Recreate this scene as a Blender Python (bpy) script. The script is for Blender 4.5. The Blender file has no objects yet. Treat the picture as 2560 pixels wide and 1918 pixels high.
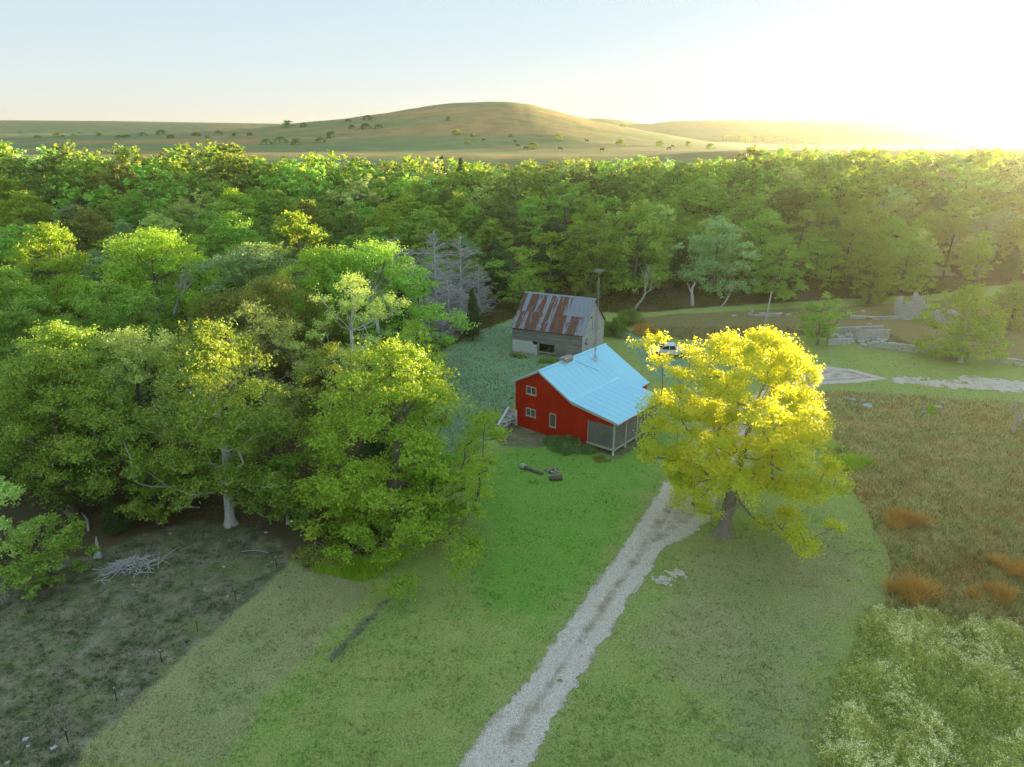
import bpy, math, random
import numpy as np
from mathutils import Vector, Matrix

R = math.radians
SC = bpy.context.scene
COL = SC.collection

# ------------------------------------------------------------------ camera, sky, sun, exposure
PITCH, FPX, CAMH = 0.3413, 1767.0, 30.0
cam_data = bpy.data.cameras.new('camera')
cam = bpy.data.objects.new('camera', cam_data)
COL.objects.link(cam)
cam.location = (0, 0, CAMH)
cam.rotation_euler = (math.pi / 2 - PITCH, 0, 0)
cam_data.sensor_width = 36.0
cam_data.lens = 36.0 * FPX / 2560.0
cam_data.clip_start = 0.5
cam_data.clip_end = 9000
SC.camera = cam

SUN_AZ, SUN_EL = 47.0, 2.9          # degrees to the right of the view direction, above the horizon
world = bpy.data.worlds.new('World')
SC.world = world
world.use_nodes = True
wn = world.node_tree
wn.nodes.clear()
w_out = wn.nodes.new('ShaderNodeOutputWorld')
w_bg = wn.nodes.new('ShaderNodeBackground')
w_sky = wn.nodes.new('ShaderNodeTexSky')
w_sky.sky_type = 'NISHITA'
w_sky.sun_disc = False
w_sky.sun_elevation = R(SUN_EL)
w_sky.sun_rotation = R(SUN_AZ)
w_sky.altitude = 300
w_sky.air_density = 1.0
w_sky.dust_density = 0.2
w_sky.ozone_density = 4.0
w_bg.inputs['Strength'].default_value = 0.15
w_gam = wn.nodes.new('ShaderNodeGamma')     # softer contrast between the bright horizon and the zenith
w_gam.inputs['Gamma'].default_value = 0.12
wn.links.new(w_sky.outputs[0], w_gam.inputs['Color'])
w_hs = wn.nodes.new('ShaderNodeHueSaturation')
w_hs.inputs['Saturation'].default_value = 1.6
wn.links.new(w_gam.outputs[0], w_hs.inputs['Color'])
wn.links.new(w_hs.outputs[0], w_bg.inputs['Color'])
wn.links.new(w_bg.outputs[0], w_out.inputs['Surface'])

sun_data = bpy.data.lights.new('sun', 'SUN')
sun = bpy.data.objects.new('sun', sun_data)
COL.objects.link(sun)
sun_data.energy = 5.0
sun_data.angle = R(0.53)
sun_data.color = (1.0, 0.80, 0.44)
sdir = Vector((math.sin(R(SUN_AZ)) * math.cos(R(SUN_EL)), math.cos(R(SUN_AZ)) * math.cos(R(SUN_EL)), math.sin(R(SUN_EL))))
sun.rotation_euler = (-sdir).to_track_quat('-Z', 'Y').to_euler()
sun.location = sdir * 400

SC.view_settings.view_transform = 'Standard'
SC.view_settings.look = 'None'
SC.view_settings.gamma = 1.0
SC.view_settings.exposure = 2.5
SC.render.engine = 'CYCLES'
SC.cycles.max_bounces = 9
SC.cycles.diffuse_bounces = 7
SC.cycles.glossy_bounces = 2
SC.cycles.transmission_bounces = 6
SC.cycles.volume_bounces = 0
SC.cycles.transparent_max_bounces = 8
SC.cycles.use_denoising = True
SC.cycles.caustics_reflective = False
SC.cycles.caustics_refractive = False

rng = np.random.default_rng(7)
random.seed(7)

# ------------------------------------------------------------------ numbers: noise, terrain, pixels to places
def _hash(ix, iy, seed):
    h = (ix.astype(np.int64) * 374761393 + iy.astype(np.int64) * 668265263 + seed * 1442695041) & 0xFFFFFFFF
    h = ((h ^ (h >> 13)) * 1274126177) & 0xFFFFFFFF
    h = h ^ (h >> 16)
    return (h & 0xFFFF) / 65535.0

def vnoise(x, y, seed=0):
    x = np.asarray(x, float); y = np.asarray(y, float)
    ix = np.floor(x); iy = np.floor(y)
    fx = x - ix; fy = y - iy
    fx = fx * fx * (3 - 2 * fx); fy = fy * fy * (3 - 2 * fy)
    a = _hash(ix, iy, seed); b = _hash(ix + 1, iy, seed)
    c = _hash(ix, iy + 1, seed); d = _hash(ix + 1, iy + 1, seed)
    return (a * (1 - fx) + b * fx) * (1 - fy) + (c * (1 - fx) + d * fx) * fy

def fbm(x, y, seed=0, octaves=4):
    t = 0; a = 0.5; s = 0
    for k in range(octaves):
        t = t + a * vnoise(np.asarray(x) * 2 ** k, np.asarray(y) * 2 ** k, seed + 17 * k)
        s += a; a *= 0.5
    return t / s

def sstep(t):
    t = np.clip(t, 0, 1)
    return t * t * (3 - 2 * t)

CP, SP = math.cos(PITCH), math.sin(PITCH)
HORIZON = 959 - FPX * SP / CP
# the two skylines seen in the photograph: the near grassy hill and the far mesa, as heights at their own distance
NEAR_Y, FAR_Y = 720.0, 1600.0
near_px = np.array([-3000, 0, 300, 560, 700, 830, 950, 1050, 1130, 1175, 1290, 1330, 1400, 1470, 1540, 1650, 1750, 1850, 2000, 2560, 6000])
near_yp = np.array([335, 335, 334, 328, 313, 301, 286, 269, 259, 255.5, 258, 263, 279, 298, 313, 336, 352, 370, 377, 378, 376])
far_px = np.array([-3000, 0, 300, 600, 800, 1200, 1430, 1500, 1560, 1620, 1660, 1750, 2100, 2560, 4000, 9000])
far_yp = np.array([300, 301, 303, 308, 311, 308, 297, 296, 300, 313, 303, 301, 303, 301, 303, 303])

def smooth_line(px, yp, sigma):
    g = np.arange(-3000, 9001, 6.0)
    v = np.interp(g, px, yp)
    k = np.exp(-0.5 * (np.arange(-40, 41) * 6.0 / sigma) ** 2); k /= k.sum()
    vp = np.pad(v, 40, mode='edge')
    return g, np.convolve(vp, k, 'valid')
near_px, near_yp = smooth_line(near_px, near_yp, 26)
far_px, far_yp = smooth_line(far_px, far_yp, 16)

def terrain(x, y):
    x = np.asarray(x, float); y = np.asarray(y, float)
    yy = np.maximum(y, 60.0)
    px = 1280 + FPX / CP * np.clip(x / yy, -3, 3)
    zb = 20.5 * sstep((y - 104) / 215.0)
    zb = zb + 3.5 * sstep((x - 45) / 70) * sstep((y - 118) / 80) * (1 - sstep((y - 260) / 180))
    k = CP * CP / FPX
    zn = CAMH + NEAR_Y * (HORIZON - np.interp(px, near_px, near_yp)) * k
    zf = CAMH + FAR_Y * (HORIZON - np.interp(px, far_px, far_yp)) * k
    und = 1.6 * (fbm(x / 70, y / 70, 3) - 0.5) * sstep((y - 130) / 120) * (1 - sstep((y - 500) / 150))
    z = zb + und
    s1 = sstep((y - 380) / (NEAR_Y - 380))
    z = z * (1 - s1) + zn * s1
    back = sstep((y - NEAR_Y) / 300)
    z = z * (1 - back) + np.minimum(zn, 17.0) * back
    rough = 5.0 * (fbm(x / 160, y / 160, 9) - 0.5) * sstep((y - 430) / 150) * (1 - sstep((y - 640) / 60)) 
    rough = rough + 2.4 * (fbm(x / 38, y / 60, 19) - 0.5) * sstep((y - 420) / 120) * (1 - sstep((y - 900) / 100))
    s2 = sstep((y - 1130) / (FAR_Y - 1130))
    z = z + rough
    z = z * (1 - s2) + zf * s2
    near = 0.22 * (fbm(x / 9, y / 9, 5) - 0.5) * (1 - sstep((y - 90) / 40))
    ditch = -0.25 * np.exp(-(np.hypot(x - np.interp(y, [27, 31, 36, 41], [-12.6, -12.3, -10.6, -8.4]), 0) / 0.9) ** 2) * sstep((44 - y) / 4)
    return z + near + ditch

def tz(x, y):
    return float(terrain(np.array([x]), np.array([y]))[0])

def ray(px, py):
    a = (px - 1280) / FPX; b = -(py - 959) / FPX
    return Vector((a, CP + b * SP, -SP + b * CP))

_T0 = np.concatenate([np.linspace(18, 220, 700), np.geomspace(221, 3200, 900)])
def gp(px, py):
    """point of the ground under a pixel of the 2560 x 1918 photograph"""
    d = ray(px, py)
    ts = _T0
    for k in range(2):
        gap = CAMH + d.z * ts - terrain(d.x * ts, d.y * ts)
        hit = np.nonzero(gap <= 0)[0]
        i = int(hit[0]) if len(hit) else len(ts) - 1
        ts = np.linspace(ts[max(i - 1, 0)], ts[i], 40)
    t = float(ts[-1] if len(hit) == 0 else ts[min(i, 39)])
    return Vector((d.x * t, d.y * t, tz(d.x * t, d.y * t)))

def at_depth(px, py, Y):
    d = ray(px, py)
    t = Y / d.y
    return Vector((d.x * t, Y, CAMH + d.z * t))

def polyw(pts):
    return np.array([[v.x, v.y] for v in (gp(*q) for q in pts)])

def poly_sd(poly, x, y):
    """signed distance to a polygon, positive inside"""
    x = np.asarray(x, float); y = np.asarray(y, float)
    d = np.full(x.shape, 1e9); inside = np.zeros(x.shape, bool)
    n = len(poly)
    for i in range(n):
        ax, ay = poly[i]; bx, by = poly[(i + 1) % n]
        ex, ey = bx - ax, by - ay
        t = np.clip(((x - ax) * ex + (y - ay) * ey) / (ex * ex + ey * ey + 1e-9), 0, 1)
        d = np.minimum(d, np.hypot(x - ax - t * ex, y - ay - t * ey))
        c = ((ay > y) != (by > y))
        if by != ay:
            inside ^= c & (x < (bx - ax) * (y - ay) / (by - ay) + ax)
    return np.where(inside, d, -d)

# ------------------------------------------------------------------ objects
def tag(o, label=None, cat=None, group=None, kind=None):
    if label: o['label'] = label
    if cat: o['category'] = cat
    if group: o['group'] = group
    if kind: o['kind'] = kind
    return o

def link(name, mesh, mat=None, parent=None):
    o = bpy.data.objects.new(name, mesh)
    COL.objects.link(o)
    if mat is not None and len(mesh.materials) == 0:
        mesh.materials.append(mat)
    if parent is not None:
        o.parent = parent
    return o

def empty(name, loc, rz=0.0):
    o = bpy.data.objects.new(name, None)
    COL.objects.link(o)
    o.location = loc
    o.rotation_euler = (0, 0, rz)
    o.empty_display_size = 0.2
    return o

class MB:
    """collects shapes into one mesh"""
    def __init__(self):
        self.v = []; self.f = []; self.n = 0
    def add(self, verts, faces):
        b = self.n
        self.v.extend([tuple(p) for p in verts]); self.n += len(verts)
        self.f.extend([tuple(i + b for i in q) for q in faces])
        return self
    def box(self, lo, hi):
        x0, y0, z0 = lo; x1, y1, z1 = hi
        return self.add([(x0, y0, z0), (x1, y0, z0), (x1, y1, z0), (x0, y1, z0), (x0, y0, z1), (x1, y0, z1), (x1, y1, z1), (x0, y1, z1)],
                        [(0, 3, 2, 1), (4, 5, 6, 7), (0, 1, 5, 4), (1, 2, 6, 5), (2, 3, 7, 6), (3, 0, 4, 7)])
    def tube(self, pts, radii, sides=6, flute=None, cap=True):
        pts = [Vector(p) for p in pts]
        rings = []
        up = None
        for i, p in enumerate(pts):
            d = (pts[min(i + 1, len(pts) - 1)] - pts[max(i - 1, 0)])
            if d.length < 1e-6: d = Vector((0, 0, 1))
            d.normalize()
            if up is None:
                up = d.orthogonal().normalized()
            up = (up - d * up.dot(d))
            if up.length < 1e-4: up = d.orthogonal()
            up.normalize()
            s = d.cross(up)
            r = radii[i] if not isinstance(radii, (int, float)) else radii
            ring = []
            for k in range(sides):
                a = 2 * math.pi * k / sides
                rr = r * (flute(i, a) if flute else 1)
                ring.append(p + up * (rr * math.cos(a)) + s * (rr * math.sin(a)))
            rings.append(ring)
        vs = [q for ring in rings for q in ring]
        fs = []
        for i in range(len(pts) - 1):
            for k in range(sides):
                k2 = (k + 1) % sides
                fs.append((i * sides + k, i * sides + k2, (i + 1) * sides + k2, (i + 1) * sides + k))
        if cap:
            fs.append(tuple(range(sides - 1, -1, -1)))
            fs.append(tuple((len(pts) - 1) * sides + k for k in range(sides)))
        return self.add(vs, fs)
    def prism(self, poly, lo, hi, plane='xz'):
        """polygon in a plane, pushed along the third axis"""
        n = len(poly)
        def P(a, b, c):
            return {'xz': (a, c, b), 'yz': (c, a, b), 'xy': (a, b, c)}[plane]
        vs = [P(a, b, lo) for a, b in poly] + [P(a, b, hi) for a, b in poly]
        fs = [tuple(range(n)), tuple(range(2 * n - 1, n - 1, -1))]
        for i in range(n):
            j = (i + 1) % n
            fs.append((i, i + n, j + n, j))
        return self.add(vs, fs)
    def mesh(self, name, smooth=False, fix=True):
        m = bpy.data.meshes.new(name)
        m.from_pydata(self.v, [], self.f)
        if fix:
            import bmesh
            bm = bmesh.new(); bm.from_mesh(m)
            bmesh.ops.recalc_face_normals(bm, faces=bm.faces)
            bm.to_mesh(m); bm.free()
        if smooth:
            m.polygons.foreach_set('use_smooth', np.ones(len(m.polygons), bool))
        m.update()
        return m
    def build(self, name, mat, parent=None, smooth=False):
        return link(name, self.mesh(name, smooth), mat, parent)

def np_mesh(name, verts, quads=None, tris=None, attrs=None, smooth=False):
    """a mesh from arrays (fast); attrs: name -> (n,4) colours on the points"""
    m = bpy.data.meshes.new(name)
    verts = np.asarray(verts, np.float32)
    nq = 0 if quads is None else len(quads)
    nt = 0 if tris is None else len(tris)
    m.vertices.add(len(verts)); m.vertices.foreach_set('co', verts.ravel())
    loops = []
    if nq: loops.append(np.asarray(quads, np.int32).ravel())
    if nt: loops.append(np.asarray(tris, np.int32).ravel())
    loops = np.concatenate(loops)
    m.loops.add(len(loops)); m.loops.foreach_set('vertex_index', loops)
    m.polygons.add(nq + nt)
    start = np.concatenate([np.arange(nq) * 4, nq * 4 + np.arange(nt) * 3]).astype(np.int32)
    m.polygons.foreach_set('loop_start', start)
    m.polygons.foreach_set('use_smooth', np.full(nq + nt, smooth))
    m.update(calc_edges=True)
    for k, a in (attrs or {}).items():
        at = m.attributes.new(k, 'FLOAT_COLOR', 'POINT')
        at.data.foreach_set('color', np.asarray(a, np.float32).ravel())
    return m

# ------------------------------------------------------------------ materials
class NT:
    def __init__(self, name):
        self.m = bpy.data.materials.new(name)
        self.m.use_nodes = True
        self.t = self.m.node_tree
        self.t.nodes.clear()
        self.out = self.t.nodes.new('ShaderNodeOutputMaterial')
    def n(self, typ, **kw):
        nd = self.t.nodes.new(typ)
        for k, v in kw.items():
            setattr(nd, k, v)
        return nd
    def l(self, a, b):
        self.t.links.new(a, b)
    def val(self, sock, v):
        if hasattr(v, 'is_output') or isinstance(v, bpy.types.NodeSocket):
            self.l(v, sock)
        elif isinstance(v, (tuple, list)) and len(v) == 3 and sock.type == 'RGBA':
            sock.default_value = (*v, 1)
        else:
            sock.default_value = v
    def coord(self, kind='Object'):
        if kind == 'World':
            return self.n('ShaderNodeNewGeometry').outputs['Position']
        return self.n('ShaderNodeTexCoord').outputs[kind]
    def scale(self, vec, s):
        m = self.n('ShaderNodeMapping')
        m.inputs['Scale'].default_value = s
        self.l(vec, m.inputs['Vector'])
        return m.outputs[0]
    def noise(self, vec, scale, detail=4, rough=0.55, dist=0.0):
        n = self.n('ShaderNodeTexNoise')
        self.l(vec, n.inputs['Vector'])
        n.inputs['Scale'].default_value = scale; n.inputs['Detail'].default_value = detail
        n.inputs['Roughness'].default_value = rough; n.inputs['Distortion'].default_value = dist
        return n.outputs['Fac']
    def voro(self, vec, scale, feat='F1', out='Distance'):
        n = self.n('ShaderNodeTexVoronoi', feature=feat)
        self.l(vec, n.inputs['Vector']); n.inputs['Scale'].default_value = scale
        return n.outputs[out]
    def ramp(self, fac, stops):
        r = self.n('ShaderNodeValToRGB')
        e = r.color_ramp.elements
        while len(e) < len(stops): e.new(0.5)
        for i, (p, c) in enumerate(stops):
            e[i].position = p
            e[i].color = (*c, 1) if isinstance(c, (tuple, list)) else (c, c, c, 1)
        self.l(fac, r.inputs[0])
        return r.outputs[0]
    def mix(self, fac, a, b, mode='MIX'):
        m = self.n('ShaderNodeMix', data_type='RGBA', blend_type=mode)
        self.val(m.inputs[0], fac); self.val(m.inputs[6], a); self.val(m.inputs[7], b)
        return m.outputs[2]
    def math(self, op, a, b=0.0, c=0.0, clamp=False):
        m = self.n('ShaderNodeMath', operation=op, use_clamp=clamp)
        self.val(m.inputs[0], a); self.val(m.inputs[1], b); self.val(m.inputs[2], c)
        return m.outputs[0]
    def attr(self, name):
        return self.n('ShaderNodeAttribute', attribute_name=name)
    def sep(self, col):
        s = self.n('ShaderNodeSeparateColor')
        self.l(col, s.inputs[0])
        return s.outputs
    def bump(self, h, strength=0.4, dist=0.05):
        b = self.n('ShaderNodeBump')
        b.inputs['Strength'].default_value = strength; b.inputs['Distance'].default_value = dist
        self.l(h, b.inputs['Height'])
        return b.outputs[0]
    def bsdf(self, color, rough=0.8, metal=0.0, spec=0.3, normal=None):
        p = self.n('ShaderNodeBsdfPrincipled')
        self.val(p.inputs['Base Color'], color); self.val(p.inputs['Roughness'], rough)
        self.val(p.inputs['Metallic'], metal); self.val(p.inputs['Specular IOR Level'], spec)
        if normal is not None: self.l(normal, p.inputs['Normal'])
        return p.outputs[0]
    def done(self, shader):
        self.l(shader, self.out.inputs['Surface'])
        return self.m

def plain(name, color, rough=0.7, metal=0.0, var=0.25, scale=3.0, bump=0.2, bscale=30, spec=0.3):
    t = NT(name)
    c = t.coord()
    n = t.noise(c, scale, 5, 0.6)
    lo = tuple(x * (1 - var) for x in color); hi = tuple(min(1, x * (1 + var)) for x in color)
    col = t.ramp(n, [(0.25, lo), (0.75, hi)])
    rnd = t.n('ShaderNodeObjectInfo').outputs['Random']
    k = t.math('MULTIPLY_ADD', rnd, var, 1 - var / 2)
    col = t.mix(1.0, col, t.ramp(k, [(0, 0.0), (1, 1.0)]), 'MULTIPLY')
    return t.done(t.bsdf(col, rough, metal, spec, t.bump(t.noise(c, bscale, 3), bump, 0.02)))

def leaf_mat(name, c1, c2, trans, tfac=0.48, hue_var=1.0, patches=None):
    """c1-c2: range over the sprays of one crown; trans: colour of light shining through"""
    t = NT(name)
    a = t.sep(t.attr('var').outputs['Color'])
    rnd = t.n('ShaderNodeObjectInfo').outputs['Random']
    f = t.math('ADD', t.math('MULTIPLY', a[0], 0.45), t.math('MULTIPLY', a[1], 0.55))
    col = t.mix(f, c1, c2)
    hs = t.n('ShaderNodeHueSaturation')
    t.l(t.math('MULTIPLY_ADD', rnd, 0.035 * hue_var, 0.5 - 0.012 * hue_var), hs.inputs['Hue'])
    t.l(t.math('MULTIPLY_ADD', rnd, 0.6 * hue_var, 1.0 - 0.22 * hue_var), hs.inputs['Value'])
    hs.inputs['Saturation'].default_value = 1.0
    t.l(col, hs.inputs['Color'])
    colv = hs.outputs[0]
    tc = t.mix(0.55, colv, trans)
    d = t.bsdf(colv, 0.55, 0, 0.2)
    tr = t.n('ShaderNodeBsdfTranslucent')
    t.l(t.mix(1.0 - tfac, tc, (0, 0, 0)), tr.inputs['Color'])
    m = t.n('ShaderNodeAddShader')                        # a thin leaf: part of the light bounces off, part shines through
    t.l(d, m.inputs[0]); t.l(tr.outputs[0], m.inputs[1])
    return t.done(m.outputs[0])

YT = (0.42, 0.36, 0.015)
M = {}
M['leaf_green'] = leaf_mat('leaf_green', (0.10, 0.19, 0.03), (0.24, 0.36, 0.055), YT)
M['leaf_bright'] = leaf_mat('leaf_bright', (0.13, 0.26, 0.036), (0.27, 0.43, 0.066), YT)
M['leaf_olive'] = leaf_mat('leaf_olive', (0.123, 0.220, 0.032), (0.258, 0.374, 0.053), YT)
M['leaf_pale'] = leaf_mat('leaf_pale', (0.244, 0.340, 0.093), (0.510, 0.585, 0.189), YT)
M['leaf_blue'] = leaf_mat('leaf_blue', (0.142, 0.246, 0.106), (0.305, 0.453, 0.201), YT)
M['leaf_dark'] = leaf_mat('leaf_dark', (0.062, 0.132, 0.028), (0.142, 0.238, 0.053), YT)
M['leaf_brown'] = leaf_mat('leaf_brown', (0.134, 0.154, 0.032), (0.246, 0.253, 0.053), YT)
M['leaf_gold'] = leaf_mat('leaf_gold', (0.19, 0.31, 0.025), (0.43, 0.47, 0.04), (0.76, 0.54, 0.012), 0.7, 0.0)
M['leaf_yellowgreen'] = leaf_mat('leaf_yellowgreen', (0.146, 0.264, 0.023), (0.302, 0.429, 0.042), YT, 0.5, 0.6)
M['needle'] = leaf_mat('needle', (0.040, 0.094, 0.028), (0.094, 0.172, 0.047), (0.187, 0.218, 0.031), 0.2)
M['weed_green'] = leaf_mat('weed_green', (0.22, 0.29, 0.07), (0.50, 0.52, 0.16), YT, 0.55, 0)
M['weed_flower'] = leaf_mat('weed_flower', (0.56, 0.58, 0.30), (0.82, 0.80, 0.50), (0.7, 0.65, 0.35), 0.5, 0)
M['grass_tall'] = leaf_mat('grass_tall', (0.17, 0.36, 0.025), (0.42, 0.56, 0.05), YT, 0.4, 0)
M['grass_orange'] = leaf_mat('grass_orange', (0.32, 0.20, 0.05), (0.58, 0.38, 0.10), (0.6, 0.38, 0.08), 0.4, 0)

def bark(name, c1, c2):
    t = NT(name)
    c = t.coord()
    n = t.noise(t.scale(c, (7, 7, 1.2)), 2.0, 6, 0.65)
    col = t.ramp(n, [(0.3, c1), (0.7, c2)])
    return t.done(t.bsdf(col, 0.9, 0, 0.15, t.bump(n, 0.8, 0.06)))
M['bark'] = bark('bark', (0.10, 0.085, 0.065), (0.26, 0.23, 0.19))
M['bark_pale'] = bark('bark_pale', (0.36, 0.34, 0.31), (0.64, 0.62, 0.58))
M['bark_dead'] = bark('bark_dead', (0.44, 0.42, 0.41), (0.68, 0.66, 0.65))

# the ground: point attributes tell which cover grows where; the nodes give colour, grain and ragged borders
def ground_mat():
    t = NT('ground_cover')
    w = t.coord('World')
    A = t.attr('cover_a'); B = t.attr('cover_b')
    a = t.sep(A.outputs['Color']); b = t.sep(B.outputs['Color'])
    fine = t.noise(w, 9.0, 6, 0.7)
    mid = t.noise(w, 0.9, 6, 0.65)
    big = t.noise(w, 0.13, 5, 0.6)
    edge = t.noise(w, 0.55, 8, 0.72)
    def msk(s, soft=0.22):
        v = t.math('ADD', s, t.math('MULTIPLY_ADD', edge, 1.1, -0.55))
        r = t.n('ShaderNodeMapRange', interpolation_type='SMOOTHSTEP')
        t.l(v, r.inputs[0])
        r.inputs[1].default_value = 0.5 - soft; r.inputs[2].default_value = 0.5 + soft
        return r.outputs[0]
    patch = t.noise(w, 0.33, 5, 0.6)
    tint = t.ramp(patch, [(0.3, 0.0), (0.7, 1.0)])
    lawn = t.mix(mid, (0.217, 0.346, 0.080), (0.340, 0.452, 0.123))
    lawn = t.mix(tint, lawn, t.mix(mid, (0.310, 0.358, 0.105), (0.449, 0.452, 0.161)))
    lush = t.mix(mid, (0.131, 0.332, 0.043), (0.232, 0.440, 0.074))
    lush = t.mix(t.math('MULTIPLY', tint, 0.5), lush, (0.262, 0.399, 0.099))
    dry = t.mix(mid, (0.296, 0.308, 0.135), (0.443, 0.431, 0.209))
    dry = t.mix(t.ramp(big, [(0.45, 0.0), (0.7, 0.8)]), dry, (0.234, 0.345, 0.111))
    dirt = t.mix(t.ramp(mid, [(0.35, 0.0), (0.62, 1.0)]), (0.092, 0.123, 0.050), (0.296, 0.271, 0.185))
    dirt = t.mix(t.ramp(patch, [(0.5, 0.0), (0.68, 0.8)]), dirt, (0.197, 0.246, 0.086))
    red = t.mix(t.ramp(mid, [(0.3, 0.0), (0.7, 1.0)]), (0.34, 0.30, 0.10), (0.56, 0.48, 0.21))
    red = t.mix(t.ramp(t.noise(w, 0.22, 5, 0.65), [(0.52, 0.0), (0.66, 0.7)]), red, (0.42, 0.25, 0.08))
    red = t.mix(t.ramp(patch, [(0.44, 0.0), (0.62, 0.65)]), red, (0.33, 0.37, 0.13))
    litter = t.mix(mid, (0.078, 0.062, 0.034), (0.202, 0.157, 0.090))
    teal = t.mix(mid, (0.190, 0.320, 0.160), (0.320, 0.451, 0.263))
    teal = t.mix(t.ramp(patch, [(0.55, 0.0), (0.72, 0.7)]), teal, (0.364, 0.320, 0.131))
    huge = t.noise(t.scale(w, (0.5, 1.6, 1)), 0.012, 6, 0.6)
    past = t.mix(t.ramp(huge, [(0.48, 0.0), (0.60, 1.0)]), (0.224, 0.291, 0.112), (0.470, 0.314, 0.123))
    past = t.mix(t.ramp(t.noise(w, 0.06, 5, 0.6), [(0.35, 0.45), (0.6, 0.0)]), past, (0.112, 0.146, 0.056))
    past = t.mix(t.ramp(t.noise(w, 0.22, 4, 0.7), [(0.6, 0.0), (0.72, 0.5)]), past, (0.123, 0.146, 0.056))
    dark = t.mix(mid, (0.190, 0.174, 0.067), (0.314, 0.269, 0.112))
    col = lawn
    col = t.mix(msk(b[0]), col, lush)
    col = t.mix(msk(a[0]), col, dry)
    col = t.mix(msk(b[1]), col, teal)
    col = t.mix(msk(B.outputs['Alpha']), col, dark)
    col = t.mix(msk(a[2]), col, red)
    col = t.mix(msk(a[1]), col, dirt)
    col = t.mix(msk(A.outputs['Alpha']), col, litter)
    col = t.mix(b[2], col, past)
    grain = t.ramp(fine, [(0.25, 0.62), (0.72, 1.32)])
    col = t.mix(1.0, col, grain, 'MULTIPLY')
    tuft = t.attr('tuft').outputs['Fac']                  # each blade its own tone
    hs = t.n('ShaderNodeHueSaturation')
    t.l(t.math('MULTIPLY_ADD', tuft, 1.1, 0.45), hs.inputs['Value'])
    t.l(col, hs.inputs['Color'])
    col = hs.outputs[0]
    h = t.math('ADD', fine, t.math('MULTIPLY', mid, 2.0))
    return t.done(t.bsdf(col, 0.95, 0, 0.1, t.bump(h, 0.35, 0.08)))
M['ground'] = ground_mat()

def gravel_mat():
    t = NT('gravel')
    w = t.coord('World')
    g = t.sep(t.voro(w, 22.0, 'F1', 'Color'))[0]
    vd = t.voro(w, 22.0)
    n = t.noise(w, 0.7, 7, 0.7)
    col = t.ramp(g, [(0.0, (0.46, 0.40, 0.33)), (0.5, (0.68, 0.61, 0.52)), (1.0, (0.86, 0.80, 0.71))])
    wear = t.attr('wear').outputs['Fac']                 # brown leaf mould and turf left between the wheel tracks
    m = t.math('ADD', wear, t.math('MULTIPLY_ADD', n, 3.0, -1.7))
    col = t.mix(t.ramp(m, [(0.1, 0.0), (0.9, 0.9)]), col, (0.30, 0.235, 0.155))
    col = t.mix(t.ramp(t.noise(w, 2.3, 6, 0.7), [(0.60, 0.0), (0.76, 0.6)]), col, (0.18, 0.19, 0.09))
    return t.done(t.bsdf(col, 0.9, 0, 0.2, t.bump(vd, 0.8, 0.04)))
M['gravel'] = gravel_mat()
M['stone'] = plain('limestone', (0.42, 0.39, 0.33), 0.9, var=0.35, scale=4, bump=0.5, bscale=14)
M['stone_white'] = plain('whitewashed_stone', (0.50, 0.50, 0.47), 0.9, var=0.25, scale=2.5, bump=0.6, bscale=14)
M['wood_grey'] = None
def weathered():
    t = NT('weathered_wood')
    c = t.coord('Object')
    rnd = t.n('ShaderNodeObjectInfo').outputs['Random']
    n = t.noise(t.scale(c, (1.0, 14, 14)), 1.6, 6, 0.65)
    col = t.ramp(n, [(0.25, (0.17, 0.165, 0.155)), (0.55, (0.33, 0.325, 0.315)), (0.8, (0.50, 0.495, 0.48))])
    col = t.mix(t.math('MULTIPLY', rnd, 0.55), col, (0.15, 0.14, 0.125))
    return t.done(t.bsdf(col, 0.9, 0, 0.15, t.bump(n, 0.4, 0.02)))
M['wood_grey'] = weathered()
M['wood_pale'] = plain('pale_wood', (0.50, 0.46, 0.38), 0.8, var=0.2, scale=5, bump=0.2)
M['wood_dark'] = plain('dark_wood', (0.09, 0.07, 0.05), 0.9, var=0.3, scale=5)
M['white_paint'] = plain('white_paint', (0.72, 0.72, 0.70), 0.55, var=0.1, scale=3, bump=0.05)
M['frame_paint'] = plain('window_paint', (0.55, 0.53, 0.48), 0.6, var=0.12, scale=3, bump=0.05)
M['galv'] = plain('galvanised', (0.50, 0.53, 0.56), 0.38, 0.7, var=0.15, scale=4, bump=0.05)
M['black'] = plain('rubber', (0.02, 0.02, 0.02), 0.8, var=0.2)
M['chrome'] = plain('wheel_metal', (0.5, 0.5, 0.5), 0.35, 0.8, var=0.1)
M['cow'] = plain('cow_hide', (0.025, 0.018, 0.014), 0.8, var=0.4, scale=2)
M['rust_post'] = plain('rusty_steel', (0.06, 0.04, 0.03), 0.8, 0.2, var=0.3)
M['mortar'] = plain('mortar', (0.36, 0.33, 0.28), 0.95, var=0.2, scale=3)

def red_mat():
    t = NT('red_siding')
    c = t.coord('Object')
    n = t.noise(t.scale(c, (1, 1, 0.25)), 2.2, 6, 0.6)
    col = t.ramp(n, [(0.3, (0.46, 0.016, 0.003)), (0.7, (0.58, 0.028, 0.006))])
    return t.done(t.bsdf(col, 0.7, 0, 0.1))
M['red'] = red_mat()
def sky_tinted_roof():
    t = NT('sky_tinted_roofing')
    c = t.coord('Object')
    n = t.noise(t.scale(c, (0.5, 1.5, 1)), 1.2, 6, 0.6)
    rnd = t.n('ShaderNodeObjectInfo').outputs['Random']
    col = t.ramp(n, [(0.3, (0.36, 0.79, 0.98)), (0.7, (0.42, 0.84, 1.0))])  # pale metal with the reflected sky's blue put into its base colour
    col = t.mix(t.math('MULTIPLY', rnd, 0.18), col, (0.34, 0.74, 0.94))
    return t.done(t.bsdf(col, 0.36, 0.45, 0.5))
M['roof_sky_tint'] = sky_tinted_roof()
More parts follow.
